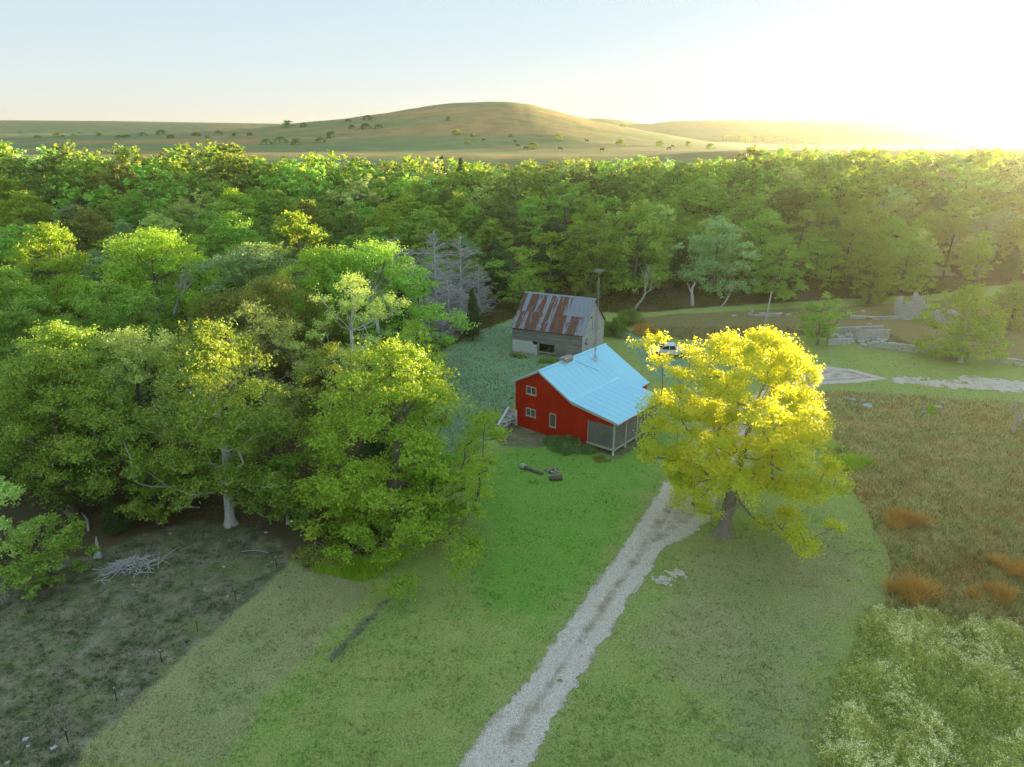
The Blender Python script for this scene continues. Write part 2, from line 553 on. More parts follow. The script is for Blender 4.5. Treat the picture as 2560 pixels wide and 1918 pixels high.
def rusty(name, amount):
    t = NT(name)
    c = t.coord('Object')
    rnd = t.n('ShaderNodeObjectInfo').outputs['Random']
    comb = t.n('ShaderNodeCombineXYZ')
    t.l(t.math('MULTIPLY', rnd, 37.0), comb.inputs[0]); t.l(t.math('MULTIPLY', rnd, 91.0), comb.inputs[1])
    add = t.n('ShaderNodeVectorMath', operation='ADD')
    t.l(c, add.inputs[0]); t.l(comb.outputs[0], add.inputs[1])
    n = t.noise(t.scale(add.outputs[0], (3.2, 0.55, 1)), 1.0, 7, 0.7, 0.3)
    m = t.ramp(n, [(max(0.0, 0.62 - amount), 0.0), (min(1.0, 0.70 - amount), 1.0)])
    met = t.ramp(t.noise(c, 3.0, 4), [(0.3, (0.22, 0.25, 0.29)), (0.7, (0.33, 0.37, 0.41))])
    ru = t.ramp(t.noise(t.scale(add.outputs[0], (6, 1.0, 1)), 2.0, 6, 0.7), [(0.3, (0.11, 0.050, 0.030)), (0.7, (0.25, 0.125, 0.085))])
    col = t.mix(m, met, ru)
    ro = t.math('MULTIPLY_ADD', m, 0.35, 0.45)
    return t.done(t.bsdf(col, ro, 0.15, 0.4))
M['rust_heavy'] = rusty('rusted_roofing', 0.25)
M['rust_light'] = rusty('streaked_roofing', 0.13)
M['rust_none'] = rusty('grey_roofing', 0.02)

def glass_mat(name, tint, rough=0.08):
    t = NT(name)
    return t.done(t.bsdf(tint, rough, 0.0, 0.8))
M['pane'] = glass_mat('window_pane', (0.10, 0.11, 0.10))
M['car_glass'] = glass_mat('car_glass', (0.02, 0.025, 0.03))
M['lamp_glass'] = glass_mat('lamp_glass', (0.6, 0.6, 0.58))
M['car_white'] = plain('car_paint', (0.74, 0.76, 0.78), 0.3, 0, var=0.05, bump=0.0, spec=0.6)
def screen_mat():
    t = NT('insect_screen')
    n = t.noise(t.coord('Object'), 1.4, 4)
    d = t.bsdf(t.ramp(n, [(0.3, (0.17, 0.17, 0.165)), (0.7, (0.25, 0.25, 0.24))]), 0.7, 0.1, 0.3)
    tr = t.n('ShaderNodeBsdfTransparent')
    m = t.n('ShaderNodeMixShader'); m.inputs[0].default_value = 0.12
    t.l(d, m.inputs[1]); t.l(tr.outputs[0], m.inputs[2])
    return t.done(m.outputs[0])
M['screen'] = screen_mat()

# ------------------------------------------------------------------ the ground
P_woods_edge = [(-500, 1440), (-200, 1400), (0, 1385), (160, 1400), (240, 1385), (330, 1345), (480, 1300), (610, 1320), (700, 1355), (770, 1425), (900, 1435),
                (935, 1440), (1010, 1390), (1080, 1310), (1100, 1240), (1075, 1150), (1050, 1050), (1045, 960), (1085, 890), (1180, 835), (1270, 800),
                (1330, 783), (1440, 778), (1540, 782), (1620, 782), (1720, 772), (1900, 760), (2100, 748), (2240, 742), (2340, 735), (2480, 715), (2700, 690)]
W_edge = polyw(P_woods_edge)
W_poly = np.vstack([W_edge, [[300, W_edge[-1][1]], [330, 245], [-270, 245], [-230, 46]]])
P_dirt = polyw([(-400, 1960), (170, 1960), (215, 1862), (345, 1750), (495, 1610), (612, 1508), (705, 1430), (740, 1375), (700, 1270), (420, 1250), (240, 1290), (-400, 1330)])
P_dryL = polyw([(120, 1880), (300, 1725), (450, 1585), (570, 1485), (660, 1400), (900, 1430), (925, 1475), (780, 1640), (660, 1760), (560, 1918), (170, 1918)])
P_dryR = polyw([(1560, 1600), (1660, 1450), (1720, 1340), (1900, 1330), (2100, 1300), (2190, 1400), (2200, 1500), (2130, 1560), (2060, 1700), (2050, 1918), (1820, 1918), (1760, 1760)])
P_lush = polyw([(1240, 1120), (1330, 1080), (1500, 1110), (1640, 1050), (1680, 1120), (1600, 1250), (1520, 1390), (1350, 1560), (1180, 1500), (1200, 1250)])
P_lush2 = polyw([(700, 1700), (900, 1510), (930, 1480), (960, 1500), (880, 1640), (700, 1918), (600, 1918), (560, 1890)])
P_lush3 = polyw([(1490, 1720), (1580, 1590), (1660, 1560), (1660, 1720), (1600, 1918), (1420, 1918)])
P_teal = polyw([(1080, 890), (1180, 838), (1285, 798), (1500, 860), (1480, 930), (1290, 1000), (1262, 1060), (1200, 1120), (1120, 1160), (1070, 1100), (1040, 980)])
P_teal2 = polyw([(1540, 830), (1600, 820), (1720, 900), (1720, 960), (1640, 950)])
P_meadow = polyw([(2000, 830), (2240, 850), (2560, 920), (2700, 960), (2700, 1010), (2300, 985), (2040, 960)])
P_red = polyw([(2010, 975), (2300, 990), (2720, 1020), (2720, 1700), (2300, 1545), (2215, 1520), (2225, 1400), (2165, 1280), (2100, 1180), (2050, 1090)])
P_dark = polyw([(1530, 800), (1700, 785), (2300, 755), (2720, 720), (2720, 930), (2560, 905), (2250, 862), (2100, 850), (1960, 835), (1800, 850), (1700, 850), (1600, 822)])
P_bare = polyw([(1225, 1075), (1262, 1035), (1300, 1040), (1420, 1080), (1540, 1120), (1610, 1080), (1640, 1085), (1545, 1150), (1440, 1110), (1330, 1120), (1250, 1115)])

def cover(x, y):
    x = np.asarray(x, float); y = np.asarray(y, float)
    def soft(poly, w):
        return sstep(poly_sd(poly, x, y) / (2 * w) + 0.5)
    z = np.zeros_like(x)
    far = sstep((y - 235) / 40)
    litter = soft(W_poly, 1.2) * (1 - far)
    dirt = np.maximum(soft(P_dirt, 0.9), soft(P_bare, 0.5))
    ditch = (0.35 + 0.9 * fbm(x * 0.9, y * 0.9, 61)) * np.exp(-((x - np.interp(y, [27, 31, 36, 41, 44], [-12.6, -12.3, -10.6, -8.4, -7.8])) / 0.55) ** 2) * sstep((45 - y) / 3) * sstep((y - 31) / 6)
    dirt = np.maximum(dirt, 0.8 * ditch)
    a = np.stack([np.maximum(0.9 * soft(P_dryL, 1.6), 0.85 * soft(P_dryR, 6.0)), dirt, soft(P_red, 1.0), litter], -1)
    lush = np.maximum(np.maximum(soft(P_lush, 7.0), 0.5 * soft(P_lush2, 3.5)), 0.5 * soft(P_lush3, 5.0))
    b = np.stack([lush, np.maximum(soft(P_teal, 2.5), soft(P_teal2, 2.0)), far, soft(P_dark, 1.5)], -1)
    return a, b

def graded(lo, hi, step, out_lo, out_hi, g=1.07):
    core = np.arange(lo, hi + 1e-6, step)
    up = [hi]; s = step
    while up[-1] < out_hi:
        s = min(s * g, 45); up.append(up[-1] + s)
    dn = [lo]; s = step
    while dn[-1] > out_lo:
        s = min(s * g, 45); dn.append(dn[-1] - s)
    return np.concatenate([np.array(dn[1:])[::-1], core, np.array(up[1:])])
gx = graded(-48, 70, 0.5, -2300, 2300)
gy = graded(22, 112, 0.5, -150, 2300)
GX, GY = np.meshgrid(gx, gy)
GZ = terrain(GX, GY)
nx, ny = len(gx), len(gy)
idx = np.arange(nx * ny).reshape(ny, nx)
quads = np.stack([idx[:-1, :-1], idx[:-1, 1:], idx[1:, 1:], idx[1:, :-1]], -1).reshape(-1, 4)
ca, cb = cover(GX.ravel(), GY.ravel())
g_mesh = np_mesh('ground', np.stack([GX, GY, GZ], -1).reshape(-1, 3), quads, None, {'cover_a': ca, 'cover_b': cb, 'tuft': np.full((nx * ny, 4), 0.5)}, True)
tag(link('ground', g_mesh, M['ground']), kind='structure')

# driveway and gravel tracks: ragged sheets a little above the soil
def ragged(name, poly_px, cell, wob, lift, seed, mat, holes=0.0, inset=0.0):
    poly = polyw(poly_px)
    x0, y0 = poly.min(0) - 1; x1, y1 = poly.max(0) + 1
    xs = np.arange(x0, x1, cell); ys = np.arange(y0, y1, cell)
    X, Y = np.meshgrid(xs, ys)
    X = X + (vnoise(X * 9, Y * 9, seed) - 0.5) * cell * 0.8; Y = Y + (vnoise(X * 9, Y * 9, seed + 1) - 0.5) * cell * 0.8
    cx = (X[:-1, :-1] + X[1:, 1:]) / 2; cy = (Y[:-1, :-1] + Y[1:, 1:]) / 2
    sd = poly_sd(poly, cx, cy)
    n = fbm(cx * 1.6, cy * 1.6, seed + 2, 5) - 0.5
    keep = sd - inset + wob * n * 3.0 > 0
    if holes:
        keep &= fbm(cx * 0.7, cy * 0.7, seed + 9, 5) < 1 - holes
    ii = np.arange(X.size).reshape(X.shape)
    q = np.stack([ii[:-1, :-1], ii[:-1, 1:], ii[1:, 1:], ii[1:, :-1]], -1)[keep]
    used, inv = np.unique(q.ravel(), return_inverse=True)
    vx = X.ravel()[used]; vy = Y.ravel()[used]
    vz = terrain(vx, vy) + lift + 0.012 * vnoise(vx * 5, vy * 5, seed)
    sdv = poly_sd(poly, vx, vy) - inset
    wear = np.maximum(0.72 * sstep((sdv - 0.75) / 0.6) * (1 - sstep((sdv - 1.7) / 0.5)), 0.55 * (1 - sstep(sdv / 0.45)))
    wear = np.maximum(wear, 0.55 * sstep((sdv - 1.7) / 0.5))
    if name != 'driveway': wear = wear * 0.0 + 0.25
    m = np_mesh(name, np.stack([vx, vy, vz], -1), inv.reshape(-1, 4), None, {'wear': np.repeat(wear[:, None], 4, 1)}, True)
    return link(name, m, mat), poly

DRIVE = [(1130, 1940), (1145, 1918), (1200, 1832), (1262, 1762), (1323, 1695), (1366, 1628), (1403, 1574), (1470, 1482), (1544, 1384), (1569, 1340), (1618, 1273), (1655, 1211), (1700, 1130), (1790, 1045), (1900, 978), (2060, 915), (2140, 925), (2225, 948),
         (2140, 958), (2060, 962), (1960, 1010), (1880, 1090), (1830, 1170), (1800, 1240), (1778, 1304), (1715, 1347), (1660, 1377), (1624, 1433), (1581, 1494), (1544, 1562), (1495, 1630), (1446, 1703), (1390, 1800), (1320, 1940)]
drive, drive_poly = ragged('driveway', DRIVE, 0.09, 0.24, 0.03, 40, M['gravel'], 0.20, 0.08)
tag(drive, 'pale gravel driveway running from the lawn past the golden tree', kind='structure')
tr2, tr2_poly = ragged('gravel_track', [(2230, 940), (2380, 952), (2420, 940), (2600, 960), (2720, 975), (2720, 995), (2560, 982), (2390, 972), (2230, 955)], 0.22, 0.8, 0.03, 50, M['gravel'], 0.33)
tag(tr2, 'pale gravel track crossing the green meadow below the stone wall', kind='structure')
tr3, tr3_poly = ragged('gravel_path', [(1640, 1450), (1700, 1415), (1715, 1440), (1660, 1470)], 0.14, 0.5, 0.03, 60, M['gravel'], 0.36)
tag(tr3, 'small bare gravel spill beside the driveway', kind='structure')
tr4, _ = ragged('hillside_track', [(2070, 505), (2170, 488), (2240, 492), (2300, 640), (2400, 690), (2300, 690), (2240, 560), (2160, 510)], 0.5, 0.6, 0.05, 70, plain('pale_soil', (0.36, 0.29, 0.20), 0.95), 0.3)
tag(tr4, 'bare pale soil track climbing the wooded slope by the utility poles', kind='structure')

# ---- blades: grass as arrays of thin triangles
def blades(x, y, h, w, lean, seed, z=None):
    r = np.random.default_rng(seed)
    n = len(x)
    z = terrain(x, y) if z is None else z
    a = r.uniform(0, 2 * np.pi, n); b = r.uniform(0, 2 * np.pi, n)
    dx, dy = np.cos(a) * w / 2, np.sin(a) * w / 2
    lx, ly = np.cos(b) * lean * h, np.sin(b) * lean * h
    v = np.empty((n, 3, 3))
    v[:, 0] = np.stack([x - dx, y - dy, z - 0.02], -1)
    v[:, 1] = np.stack([x + dx, y + dy, z - 0.02], -1)
    v[:, 2] = np.stack([x + lx, y + ly, z + h], -1)
    return v.reshape(-1, 3), np.arange(n * 3).reshape(-1, 3)

def scatter(n, x0, x1, y0, y1, seed):
    r = np.random.default_rng(seed)
    # denser towards the camera, where single tufts can be seen
    u = r.random(n)
    y = y0 * (y1 / y0) ** u
    x = r.uniform(-1, 1, n)
    half = 0.7244 * (y * CP + CAMH * SP) + 1.5
    lo = np.maximum(x0, -half); hi = np.minimum(x1, half)
    x = lo + (x + 1) / 2 * (hi - lo)
    return x, y

gxs, gys = scatter(430000, -46, 60, 25, 112, 11)
dsd = poly_sd(drive_poly, gxs, gys)
nodrive = (dsd < -0.1) | (rng.random(len(gxs)) < 0.75 * np.exp(-np.maximum(dsd, 0) / 0.28)) | ((dsd > 1.0) & (dsd < 1.9) & (gys < 52) & (fbm(gxs * 0.6, gys * 0.6, 48, 4) > 0.54)) | (fbm(gxs * 0.7, gys * 0.7, 49, 5) > 0.70)
inw = poly_sd(W_poly, gxs, gys) < 0.3
thin = 1 - 0.75 * (poly_sd(P_dirt, gxs, gys) > 0) * (fbm(gxs * .5, gys * .5, 90) > 0.42)
k = nodrive & inw & (rng.random(len(gxs)) < thin) & (poly_sd(P_bare, gxs, gys) < 0.1)
gxs, gys = gxs[k], gys[k]
redm = poly_sd(P_red, gxs, gys) > 0
tealm = poly_sd(P_teal, gxs, gys) > 0
darkm = poly_sd(P_dark, gxs, gys) > 0
hh = np.where(redm, rng.uniform(0.15, 0.5, len(gxs)), np.where(tealm | darkm, rng.uniform(0.12, 0.35, len(gxs)), rng.uniform(0.04, 0.10, len(gxs))))
hh *= 0.6 + 0.8 * vnoise(gxs * 0.8, gys * 0.8, 31)
ww = np.where(redm | tealm | darkm, 0.07, 0.05) * rng.uniform(0.7, 1.4, len(gxs))
gv, gt = blades(gxs, gys, hh, ww, 0.7, 21)
a_, b_ = cover(gxs, gys)
tu = np.repeat((rng.beta(2, 2, len(gxs)) * 0.8 + 0.4 * (vnoise(gxs * 2.2, gys * 2.2, 55) - 0.25))[:, None], 12, 1).reshape(-1, 4)
tag(link('grass', np_mesh('grass', gv, None, gt, {'cover_a': np.repeat(a_, 3, 0), 'cover_b': np.repeat(b_, 3, 0), 'tuft': tu}), M['ground']),
    'short mown and rough grass covering the yard and field', 'grass', kind='stuff')

# loose stones of the driveway
def pebbles(name, x, y, s, mat, label, seed):
    r = np.random.default_rng(seed)
    n = len(x)
    base = np.array([[1, 0, 0], [0, 1, 0], [-1, 0, 0], [0, -1, 0], [0, 0, 0.8], [0, 0, -0.5]], float)
    f = np.array([[0, 1, 4], [1, 2, 4], [2, 3, 4], [3, 0, 4], [1, 0, 5], [2, 1, 5], [3, 2, 5], [0, 3, 5]])
    v = base[None] * r.uniform(0.5, 1.3, (n, 6, 1)) * s[:, None, None]
    a = r.uniform(0, 6.28, n); c, sn = np.cos(a), np.sin(a)
    vx = v[..., 0] * c[:, None] - v[..., 1] * sn[:, None]; vy = v[..., 0] * sn[:, None] + v[..., 1] * c[:, None]
    z = terrain(x, y) + 0.03
    v = np.stack([vx + x[:, None], vy + y[:, None], v[..., 2] + z[:, None]], -1).reshape(-1, 3)
    t = (f[None] + (np.arange(n) * 6)[:, None, None]).reshape(-1, 3)
    return tag(link(name, np_mesh(name, v, None, t), mat), label, 'gravel', kind='stuff')
pxs, pys = scatter(90000, -5, 50, 25, 90, 12)
sd = poly_sd(drive_poly, pxs, pys)
k = (sd > 0) & (rng.random(len(sd)) < 0.6) | (rng.random(len(sd)) < 0.8 * np.exp(np.minimum(sd, 0) / 0.35))
pxs, pys = pxs[k], pys[k]
pebbles('loose_gravel', pxs, pys, rng.uniform(0.015, 0.045, len(pxs)), M['gravel'], 'loose pale stones lying on the gravel driveway', 13)

# coarser tufts and weeds standing out of the turf, and dead leaves lying on it
def tufts(name, poly, n, hlo, hhi, per, label, seed, avoid=True, tone=(0.32, 0.9)):
    r = np.random.default_rng(seed)
    x, y = scatter(n * 6, -46, 60, 25, 100, seed)
    k = (poly_sd(W_poly, x, y) < 0) & (fbm(x * 0.35, y * 0.35, seed, 4) > 0.47)
    if poly is not None: k &= poly_sd(poly, x, y) > 0
    if avoid: k &= (poly_sd(drive_poly, x, y) < -0.1) & (poly_sd(P_bare, x, y) < 0)
    x, y = x[k][:n], y[k][:n]
    h = r.uniform(hlo, hhi, len(x)) * (0.6 + 0.8 * vnoise(x, y, seed))
    t = r.uniform(*tone, len(x))
    X = np.repeat(x, per) + r.normal(size=len(x) * per) * 0.06; Y = np.repeat(y, per) + r.normal(size=len(x) * per) * 0.06
    H = np.repeat(h, per) * r.uniform(0.5, 1.1, len(X))
    v, tr = blades(X, Y, H, r.uniform(0.03, 0.07, len(X)), 0.8, seed)
    ca_, cb_ = cover(X, Y)
    tt = np.repeat((np.repeat(t, per) + r.normal(size=len(X)) * 0.12)[:, None], 12, 1).reshape(-1, 4)
    tag(link(name, np_mesh(name, v, None, tr, {'cover_a': np.repeat(ca_, 3, 0), 'cover_b': np.repeat(cb_, 3, 0), 'tuft': np.clip(tt, 0, 1.2)}), M['ground']), label, 'grass', kind='stuff')
tufts('grass_tufts', None, 9000, 0.08, 0.24, 7, 'coarse tufts and weeds scattered through the mown grass', 91)
tufts('pasture_tufts', P_dirt, 3500, 0.10, 0.30, 8, 'sparse weedy tufts growing on the bare grey pasture', 92, False, (0.2, 1.0))

# ---- leafy stuff: quads on stalks
def quads_at(c, nrm, s, seed, aspect=0.6):
    """kite-shaped leaves: centres c, facing nrm, size s"""
    r = np.random.default_rng(seed)
    n = len(c)
    nrm = nrm / (np.linalg.norm(nrm, axis=1, keepdims=True) + 1e-9)
    t = r.normal(size=(n, 3))
    t -= nrm * (t * nrm).sum(1, keepdims=True)
    t /= np.linalg.norm(t, axis=1, keepdims=True) + 1e-9
    b = np.cross(nrm, t)
    s = np.asarray(s)[:, None]
    v = np.stack([c - t * s * 0.5, c + b * s * aspect * 0.5 + nrm * s * 0.06, c + t * s * 0.5, c - b * s * aspect * 0.5 + nrm * s * 0.06], 1).reshape(-1, 3)
    return v, np.arange(n * 4).reshape(-1, 4)

def leaf_mesh(name, c, nrm, s, v1, v2, seed, aspect=0.6):
    v, q = quads_at(c, nrm, s, seed, aspect)
    r = np.random.default_rng(seed + 5)
    n = len(c)
    att = np.stack([r.random(n), v1, v2, np.ones(n)], -1)
    return np_mesh(name, v, q, None, {'var': np.repeat(att, 4, 0)})

# the tall weeds by the field corner
P_weed = polyw([(2090, 1640), (2150, 1560), (2200, 1525), (2330, 1535), (2480, 1560), (2720, 1600), (2720, 2000), (2060, 2000), (2050, 1900), (2075, 1780)])
x0, y0 = P_weed.min(0); x1, y1 = P_weed.max(0)
r = np.random.default_rng(15)
sx = r.uniform(x0, x1, 9000); sy = r.uniform(y0, y1, 9000)
sdw = poly_sd(P_weed, sx, sy) + (fbm(sx * .6, sy * .6, 77) - .5) * 2.5
k = sdw > 0
sx, sy, sdw = sx[k], sy[k], sdw[k]
clump = fbm(sx * 0.55, sy * 0.55, 71, 3)
sh = (0.35 + 1.15 * sstep((clump - 0.3) / 0.4)) * (0.5 + 0.5 * sstep(sdw / 1.5)) * r.uniform(0.7, 1.15, len(sx))
flow = 0.15 + 0.85 * sstep((fbm(sx * 0.5, sy * 0.5, 72, 3) - 0.38) / 0.25)
cs, ns, ss, v1s = [], [], [], []
cf, nf, sf, vf = [], [], [], []
for j in range(19):
    t = r.random(len(sx)) ** 0.8
    rad = 0.10 + 0.22 * np.sin(np.pi * np.clip(t, 0, 1)) 
    a = r.uniform(0, 6.28, len(sx))
    c = np.stack([sx + np.cos(a) * rad * r.random(len(sx)), sy + np.sin(a) * rad * r.random(len(sx)), terrain(sx, sy) + t * sh], -1)
    cs.append(c); ns.append(np.stack([np.cos(a), np.sin(a), r.uniform(0.2, 1.4, len(sx))], -1)); ss.append(r.uniform(0.07, 0.17, len(sx))); v1s.append(clump)
for j in range(12):
    m = r.random(len(sx)) < flow * 0.8
    a = r.uniform(0, 6.28, m.sum()); rad = 0.16 * np.sqrt(r.random(m.sum()))
    c = np.stack([sx[m] + np.cos(a) * rad, sy[m] + np.sin(a) * rad, terrain(sx[m], sy[m]) + sh[m] * r.uniform(0.9, 1.12, m.sum())], -1)
    cf.append(c); nf.append(np.stack([np.cos(a) * .5, np.sin(a) * .5, np.ones(m.sum())], -1)); sf.append(r.uniform(0.04, 0.09, m.sum())); vf.append(flow[m])
m1 = leaf_mesh('weeds', np.concatenate(cs), np.concatenate(ns), np.concatenate(ss), np.concatenate(v1s), np.concatenate(v1s), 16, 0.4)
tag(link('weeds', m1, M['weed_green']), 'tall green weeds growing in a dense patch beside the mown lawn', 'weeds', kind='stuff')
m2 = leaf_mesh('weed_blossom', np.concatenate(cf), np.concatenate(nf), np.concatenate(sf), np.concatenate(vf), np.concatenate(vf), 17, 0.7)
tag(link('weed_blossom', m2, M['weed_flower']), 'cream flower heads topping the tall weeds beside the lawn', 'weed flowers', kind='stuff')

# ------------------------------------------------------------------ trees
def skeleton(trunk, ends, root_r, r, wobble=0.25, tip=0.012):
    """limbs grown from the trunk to every spray of leaves: list of (points, radii)"""
    nodes = [Vector(p) for p in trunk]
    par = [i - 1 for i in range(len(nodes))]
    n_trunk = len(nodes)
    base = nodes[max(1, n_trunk // 3)]
    ends = sorted([Vector(e) for e in ends], key=lambda e: (e - base).length)
    chains = []
    arr = np.zeros((600, 3)); done = 0
    for e in ends:
        nn_ = len(nodes)
        if nn_ > len(arr):
            arr = np.vstack([arr, np.zeros((len(arr) + 400, 3))])
        arr[done:nn_] = [tuple(v) for v in nodes[done:]]
        done = nn_
        df = np.array(e) - arr[:nn_]
        dl = np.sqrt((df ** 2).sum(1))
        cost = dl + np.maximum(0, 0.35 * dl - df[:, 2]) * 0.7
        cost[n_trunk:] += 0.25 * np.sqrt(((arr[n_trunk:nn_] - np.array(base)) ** 2).sum(1))
        cost[:n_trunk // 3] = 1e9
        best = int(cost.argmin())
        q = nodes[best]
        L = (e - q).length
        k = max(2, int(L / 0.9))
        ids = [best]
        mid_off = Vector((r.normal() * wobble, r.normal() * wobble, -0.10 * L + r.normal() * wobble * 0.4))
        for j in range(1, k + 1):
            t = j / k
            p = q.lerp(e, t) + mid_off * math.sin(math.pi * t)
            nodes.append(p); par.append(ids[-1]); ids.append(len(nodes) - 1)
        chains.append(ids)
    cnt = np.zeros(len(nodes))
    for ids in chains:
        i = ids[-1]
        while i >= 0:
            cnt[i] += 1; i = par[i]
    cnt = np.maximum(cnt, 0.5)
    top = cnt.max()
    rad = tip + (root_r - tip) * (cnt / top) ** 0.62
    out = [([nodes[i] for i in range(n_trunk)], [max(float(rad[i]), 0.02) for i in range(n_trunk)])]
    for ids in chains:
        out.append(([nodes[i] for i in ids], [float(min(rad[ids[1]] * 1.1, rad[ids[0]]))] + [float(rad[i]) for i in ids[1:]]))
    return out

def broadleaf(seed, H, cr, cb, lobes, per, leaf, lobe_r, root_r, lean=(0, 0), prof=(0.9, 0.62), bare=0.0, sides=6, flat=0.88, flare=0.7, droop=0.0, extra=(), show_trunk=False):
    """trunk mesh and crown mesh of a leafy tree, foot at the origin"""
    r = np.random.default_rng(seed)
    zb = H * cb
    trunk = []
    for i in range(9):
        t = i / 8
        trunk.append((lean[0] * t ** 1.3 + 0.12 * H * 0.1 * math.sin(3 * t + seed), lean[1] * t ** 1.3 + 0.012 * H * math.cos(4 * t + seed), t * H * 0.64))
    cen = []
    buf = np.zeros((lobes + 1, 3))
    tries = 0
    ph = r.uniform(0, 6.28, 3)
    while len(cen) < lobes and tries < lobes * 60:
        tries += 1
        t = r.random()
        a = r.uniform(0, 6.28)
        w = math.sin(math.pi * min(1, (0.06 + 0.94 * t) ** prof[0])) ** prof[1]
        w *= 1 + 0.22 * math.sin(2 * a + ph[0]) + 0.15 * math.sin(3 * a + ph[1] + 4 * t)
        q = math.sqrt(r.uniform(0.05, 1.0))
        f = (zb + t * (H - zb) * 0.97) / H
        p = np.array([lean[0] * f ** 1.3 + math.cos(a) * cr * w * q, lean[1] * f ** 1.3 + math.sin(a) * cr * w * q, zb + t * (H - zb) - 0.5 * lobe_r])
        p[2] -= droop * (w * q) ** 2 * (1 - 0.6 * t)
        if p[2] < 0.9: continue
        if show_trunk and ((p[1] < 0.5 and abs(p[0]) < 2.4 and p[2] < 5.6) or (math.hypot(p[0], p[1]) < 3.0 and p[2] < 4.4)): continue
        k_ = len(cen)
        if k_ == 0 or (((p - buf[:k_]) * (1, 1, 1.3)) ** 2).sum(1).min() > (lobe_r * 0.70) ** 2:
            buf[k_] = p; cen.append(p)
    cen += [np.array(e, float) for e in extra]
    mb = MB()
    seg = skeleton(trunk, cen, root_r, r)
    for k, (pts, rad) in enumerate(seg):
        if k == 0:
            pts = [Vector((pts[0].x, pts[0].y, -0.25))] + pts[:1] + [pts[0].lerp(pts[1], 0.25), pts[0].lerp(pts[1], 0.5)] + pts[1:]
            r0 = root_r
            rad = [r0 * (1 + flare * 1.25), r0 * (1 + flare), r0 * (1 + flare * 0.35), r0 * 1.06] + rad[1:]
            ns = max(sides, 12)
            mb.tube(pts, rad, ns, lambda i, a: 1 + (0.16 if i < 3 else 0.07) * math.sin(4 * a + seed) + (0.10 if i < 3 else 0.05) * math.sin(7 * a + 1), cap=True)
        else:
            mb.tube(pts, rad, sides if rad[0] > 0.06 else 4, cap=False)
    tm = mb.mesh('trunk', True)
    C, N, S, V1, V2 = [], [], [], [], []
    for c in cen:
        if r.random() < bare: continue
        k = int(per * r.uniform(0.55, 1.35))
        lr = lobe_r * r.uniform(0.7, 1.25)
        # a spray: several twigs of leaves around the end of the branch
        nt = max(3, k // 22)
        tw = r.normal(size=(nt, 3)); tw[:, 2] = np.abs(tw[:, 2]) * 0.9 - 0.25
        tw /= np.linalg.norm(tw, axis=1, keepdims=True)
        tw *= lr * r.uniform(0.45, 1.05, (nt, 1)); tw[:, 2] *= flat
        wi = r.integers(0, nt, k)
        p = c + tw[wi] * r.uniform(0.45, 1.1, (k, 1)) + r.normal(size=(k, 3)) * lr * (0.17, 0.17, 0.11)
        C.append(p)
        nn = r.normal(size=(k, 3)) * 0.6 + (p - c) / lr * 0.7 + (0, 0, 0.6)
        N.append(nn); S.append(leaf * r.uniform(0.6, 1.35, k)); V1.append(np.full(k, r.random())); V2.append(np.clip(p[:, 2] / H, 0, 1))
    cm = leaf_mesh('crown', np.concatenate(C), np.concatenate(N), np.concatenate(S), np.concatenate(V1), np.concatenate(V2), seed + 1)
    return tm, cm, H, cr

def conifer(seed, H, cr, dens, leaf, root_r):
    r = np.random.default_rng(seed)
    mb = MB()
    mb.tube([(0, 0, -0.2), (0, 0, 0.4), (0.05, 0.03, H * 0.5), (0, 0, H * 0.97)], [root_r * 1.4, root_r, root_r * 0.6, 0.02], 7)
    C, N, S, V = [], [], [], []
    nb = int(dens)
    for i in range(nb):
        t = (i + 0.5) / nb
        z = H * (0.05 + 0.95 * t)
        L = cr * (1 - t) ** 0.75 * r.uniform(0.65, 1.15) * (0.75 + 0.25 * min(1, t / 0.12)) + 0.12
        a = r.uniform(0, 6.28)
        d = np.array([math.cos(a), math.sin(a), r.uniform(0.15, 0.5)])
        if L > 0.6 and i % 3 == 0:
            mb.tube([(0, 0, z), tuple(np.array([0, 0, z]) + d * L * 0.6)], [0.03, 0.01], 4, cap=False)
        k = int(10 + 34 * L)
        s = r.uniform(0.2, 1.0, k) ** 0.7
        p = np.array([0, 0, z]) + d * (L * s)[:, None] + r.normal(size=(k, 3)) * (0.10 + 0.10 * L)
        C.append(p); N.append(r.normal(size=(k, 3)) * 0.7 + d + (0, 0, 0.3)); S.append(leaf * r.uniform(0.7, 1.4, k)); V.append(np.full(k, r.random()))
    cm = leaf_mesh('crown', np.concatenate(C), np.concatenate(N), np.concatenate(S), np.concatenate(V), np.concatenate(V), seed + 2, 0.38)
    return mb.mesh('trunk', True), cm, H, cr

def dead_conifer(seed, H, cr, nb):
    r = np.random.default_rng(seed)
    trunk = MB().tube([(0, 0, -0.2), (0, 0, 0.3), (0.06, 0.02, H * 0.5), (0.0, 0.05, H)], [0.2, 0.16, 0.09, 0.015], 7)
    br = MB()
    for i in range(nb):
        t = (i + 0.3) / nb
        z = H * (0.06 + 0.92 * t)
        L = cr * (1 - t) ** 0.7 * r.uniform(0.6, 1.2) + 0.15
        a = r.uniform(0, 6.28)
        d = Vector((math.cos(a), math.sin(a), r.uniform(-0.15, 0.35)))
        o = Vector((0.05, 0.03, z))
        pts = [o, o + d * L * 0.5 + Vector((0, 0, 0.02 * L)), o + d * L + Vector((0, 0, 0.22 * L))]
        br.tube(pts, [0.05, 0.034, 0.014], 3, cap=False)
        for j in range(int(4 + 6 * L)):
            s = r.uniform(0.25, 1)
            b = o.lerp(pts[2], s)
            e = Vector((d.x + r.normal() * 0.8, d.y + r.normal() * 0.8, r.uniform(-0.5, 0.7))) * (0.28 * L * (1.2 - s) + 0.15)
            br.tube([b, b + e], [0.024, 0.012], 3, cap=False)
    return trunk.mesh('trunk', True), br.mesh('branches', True, False), H, cr

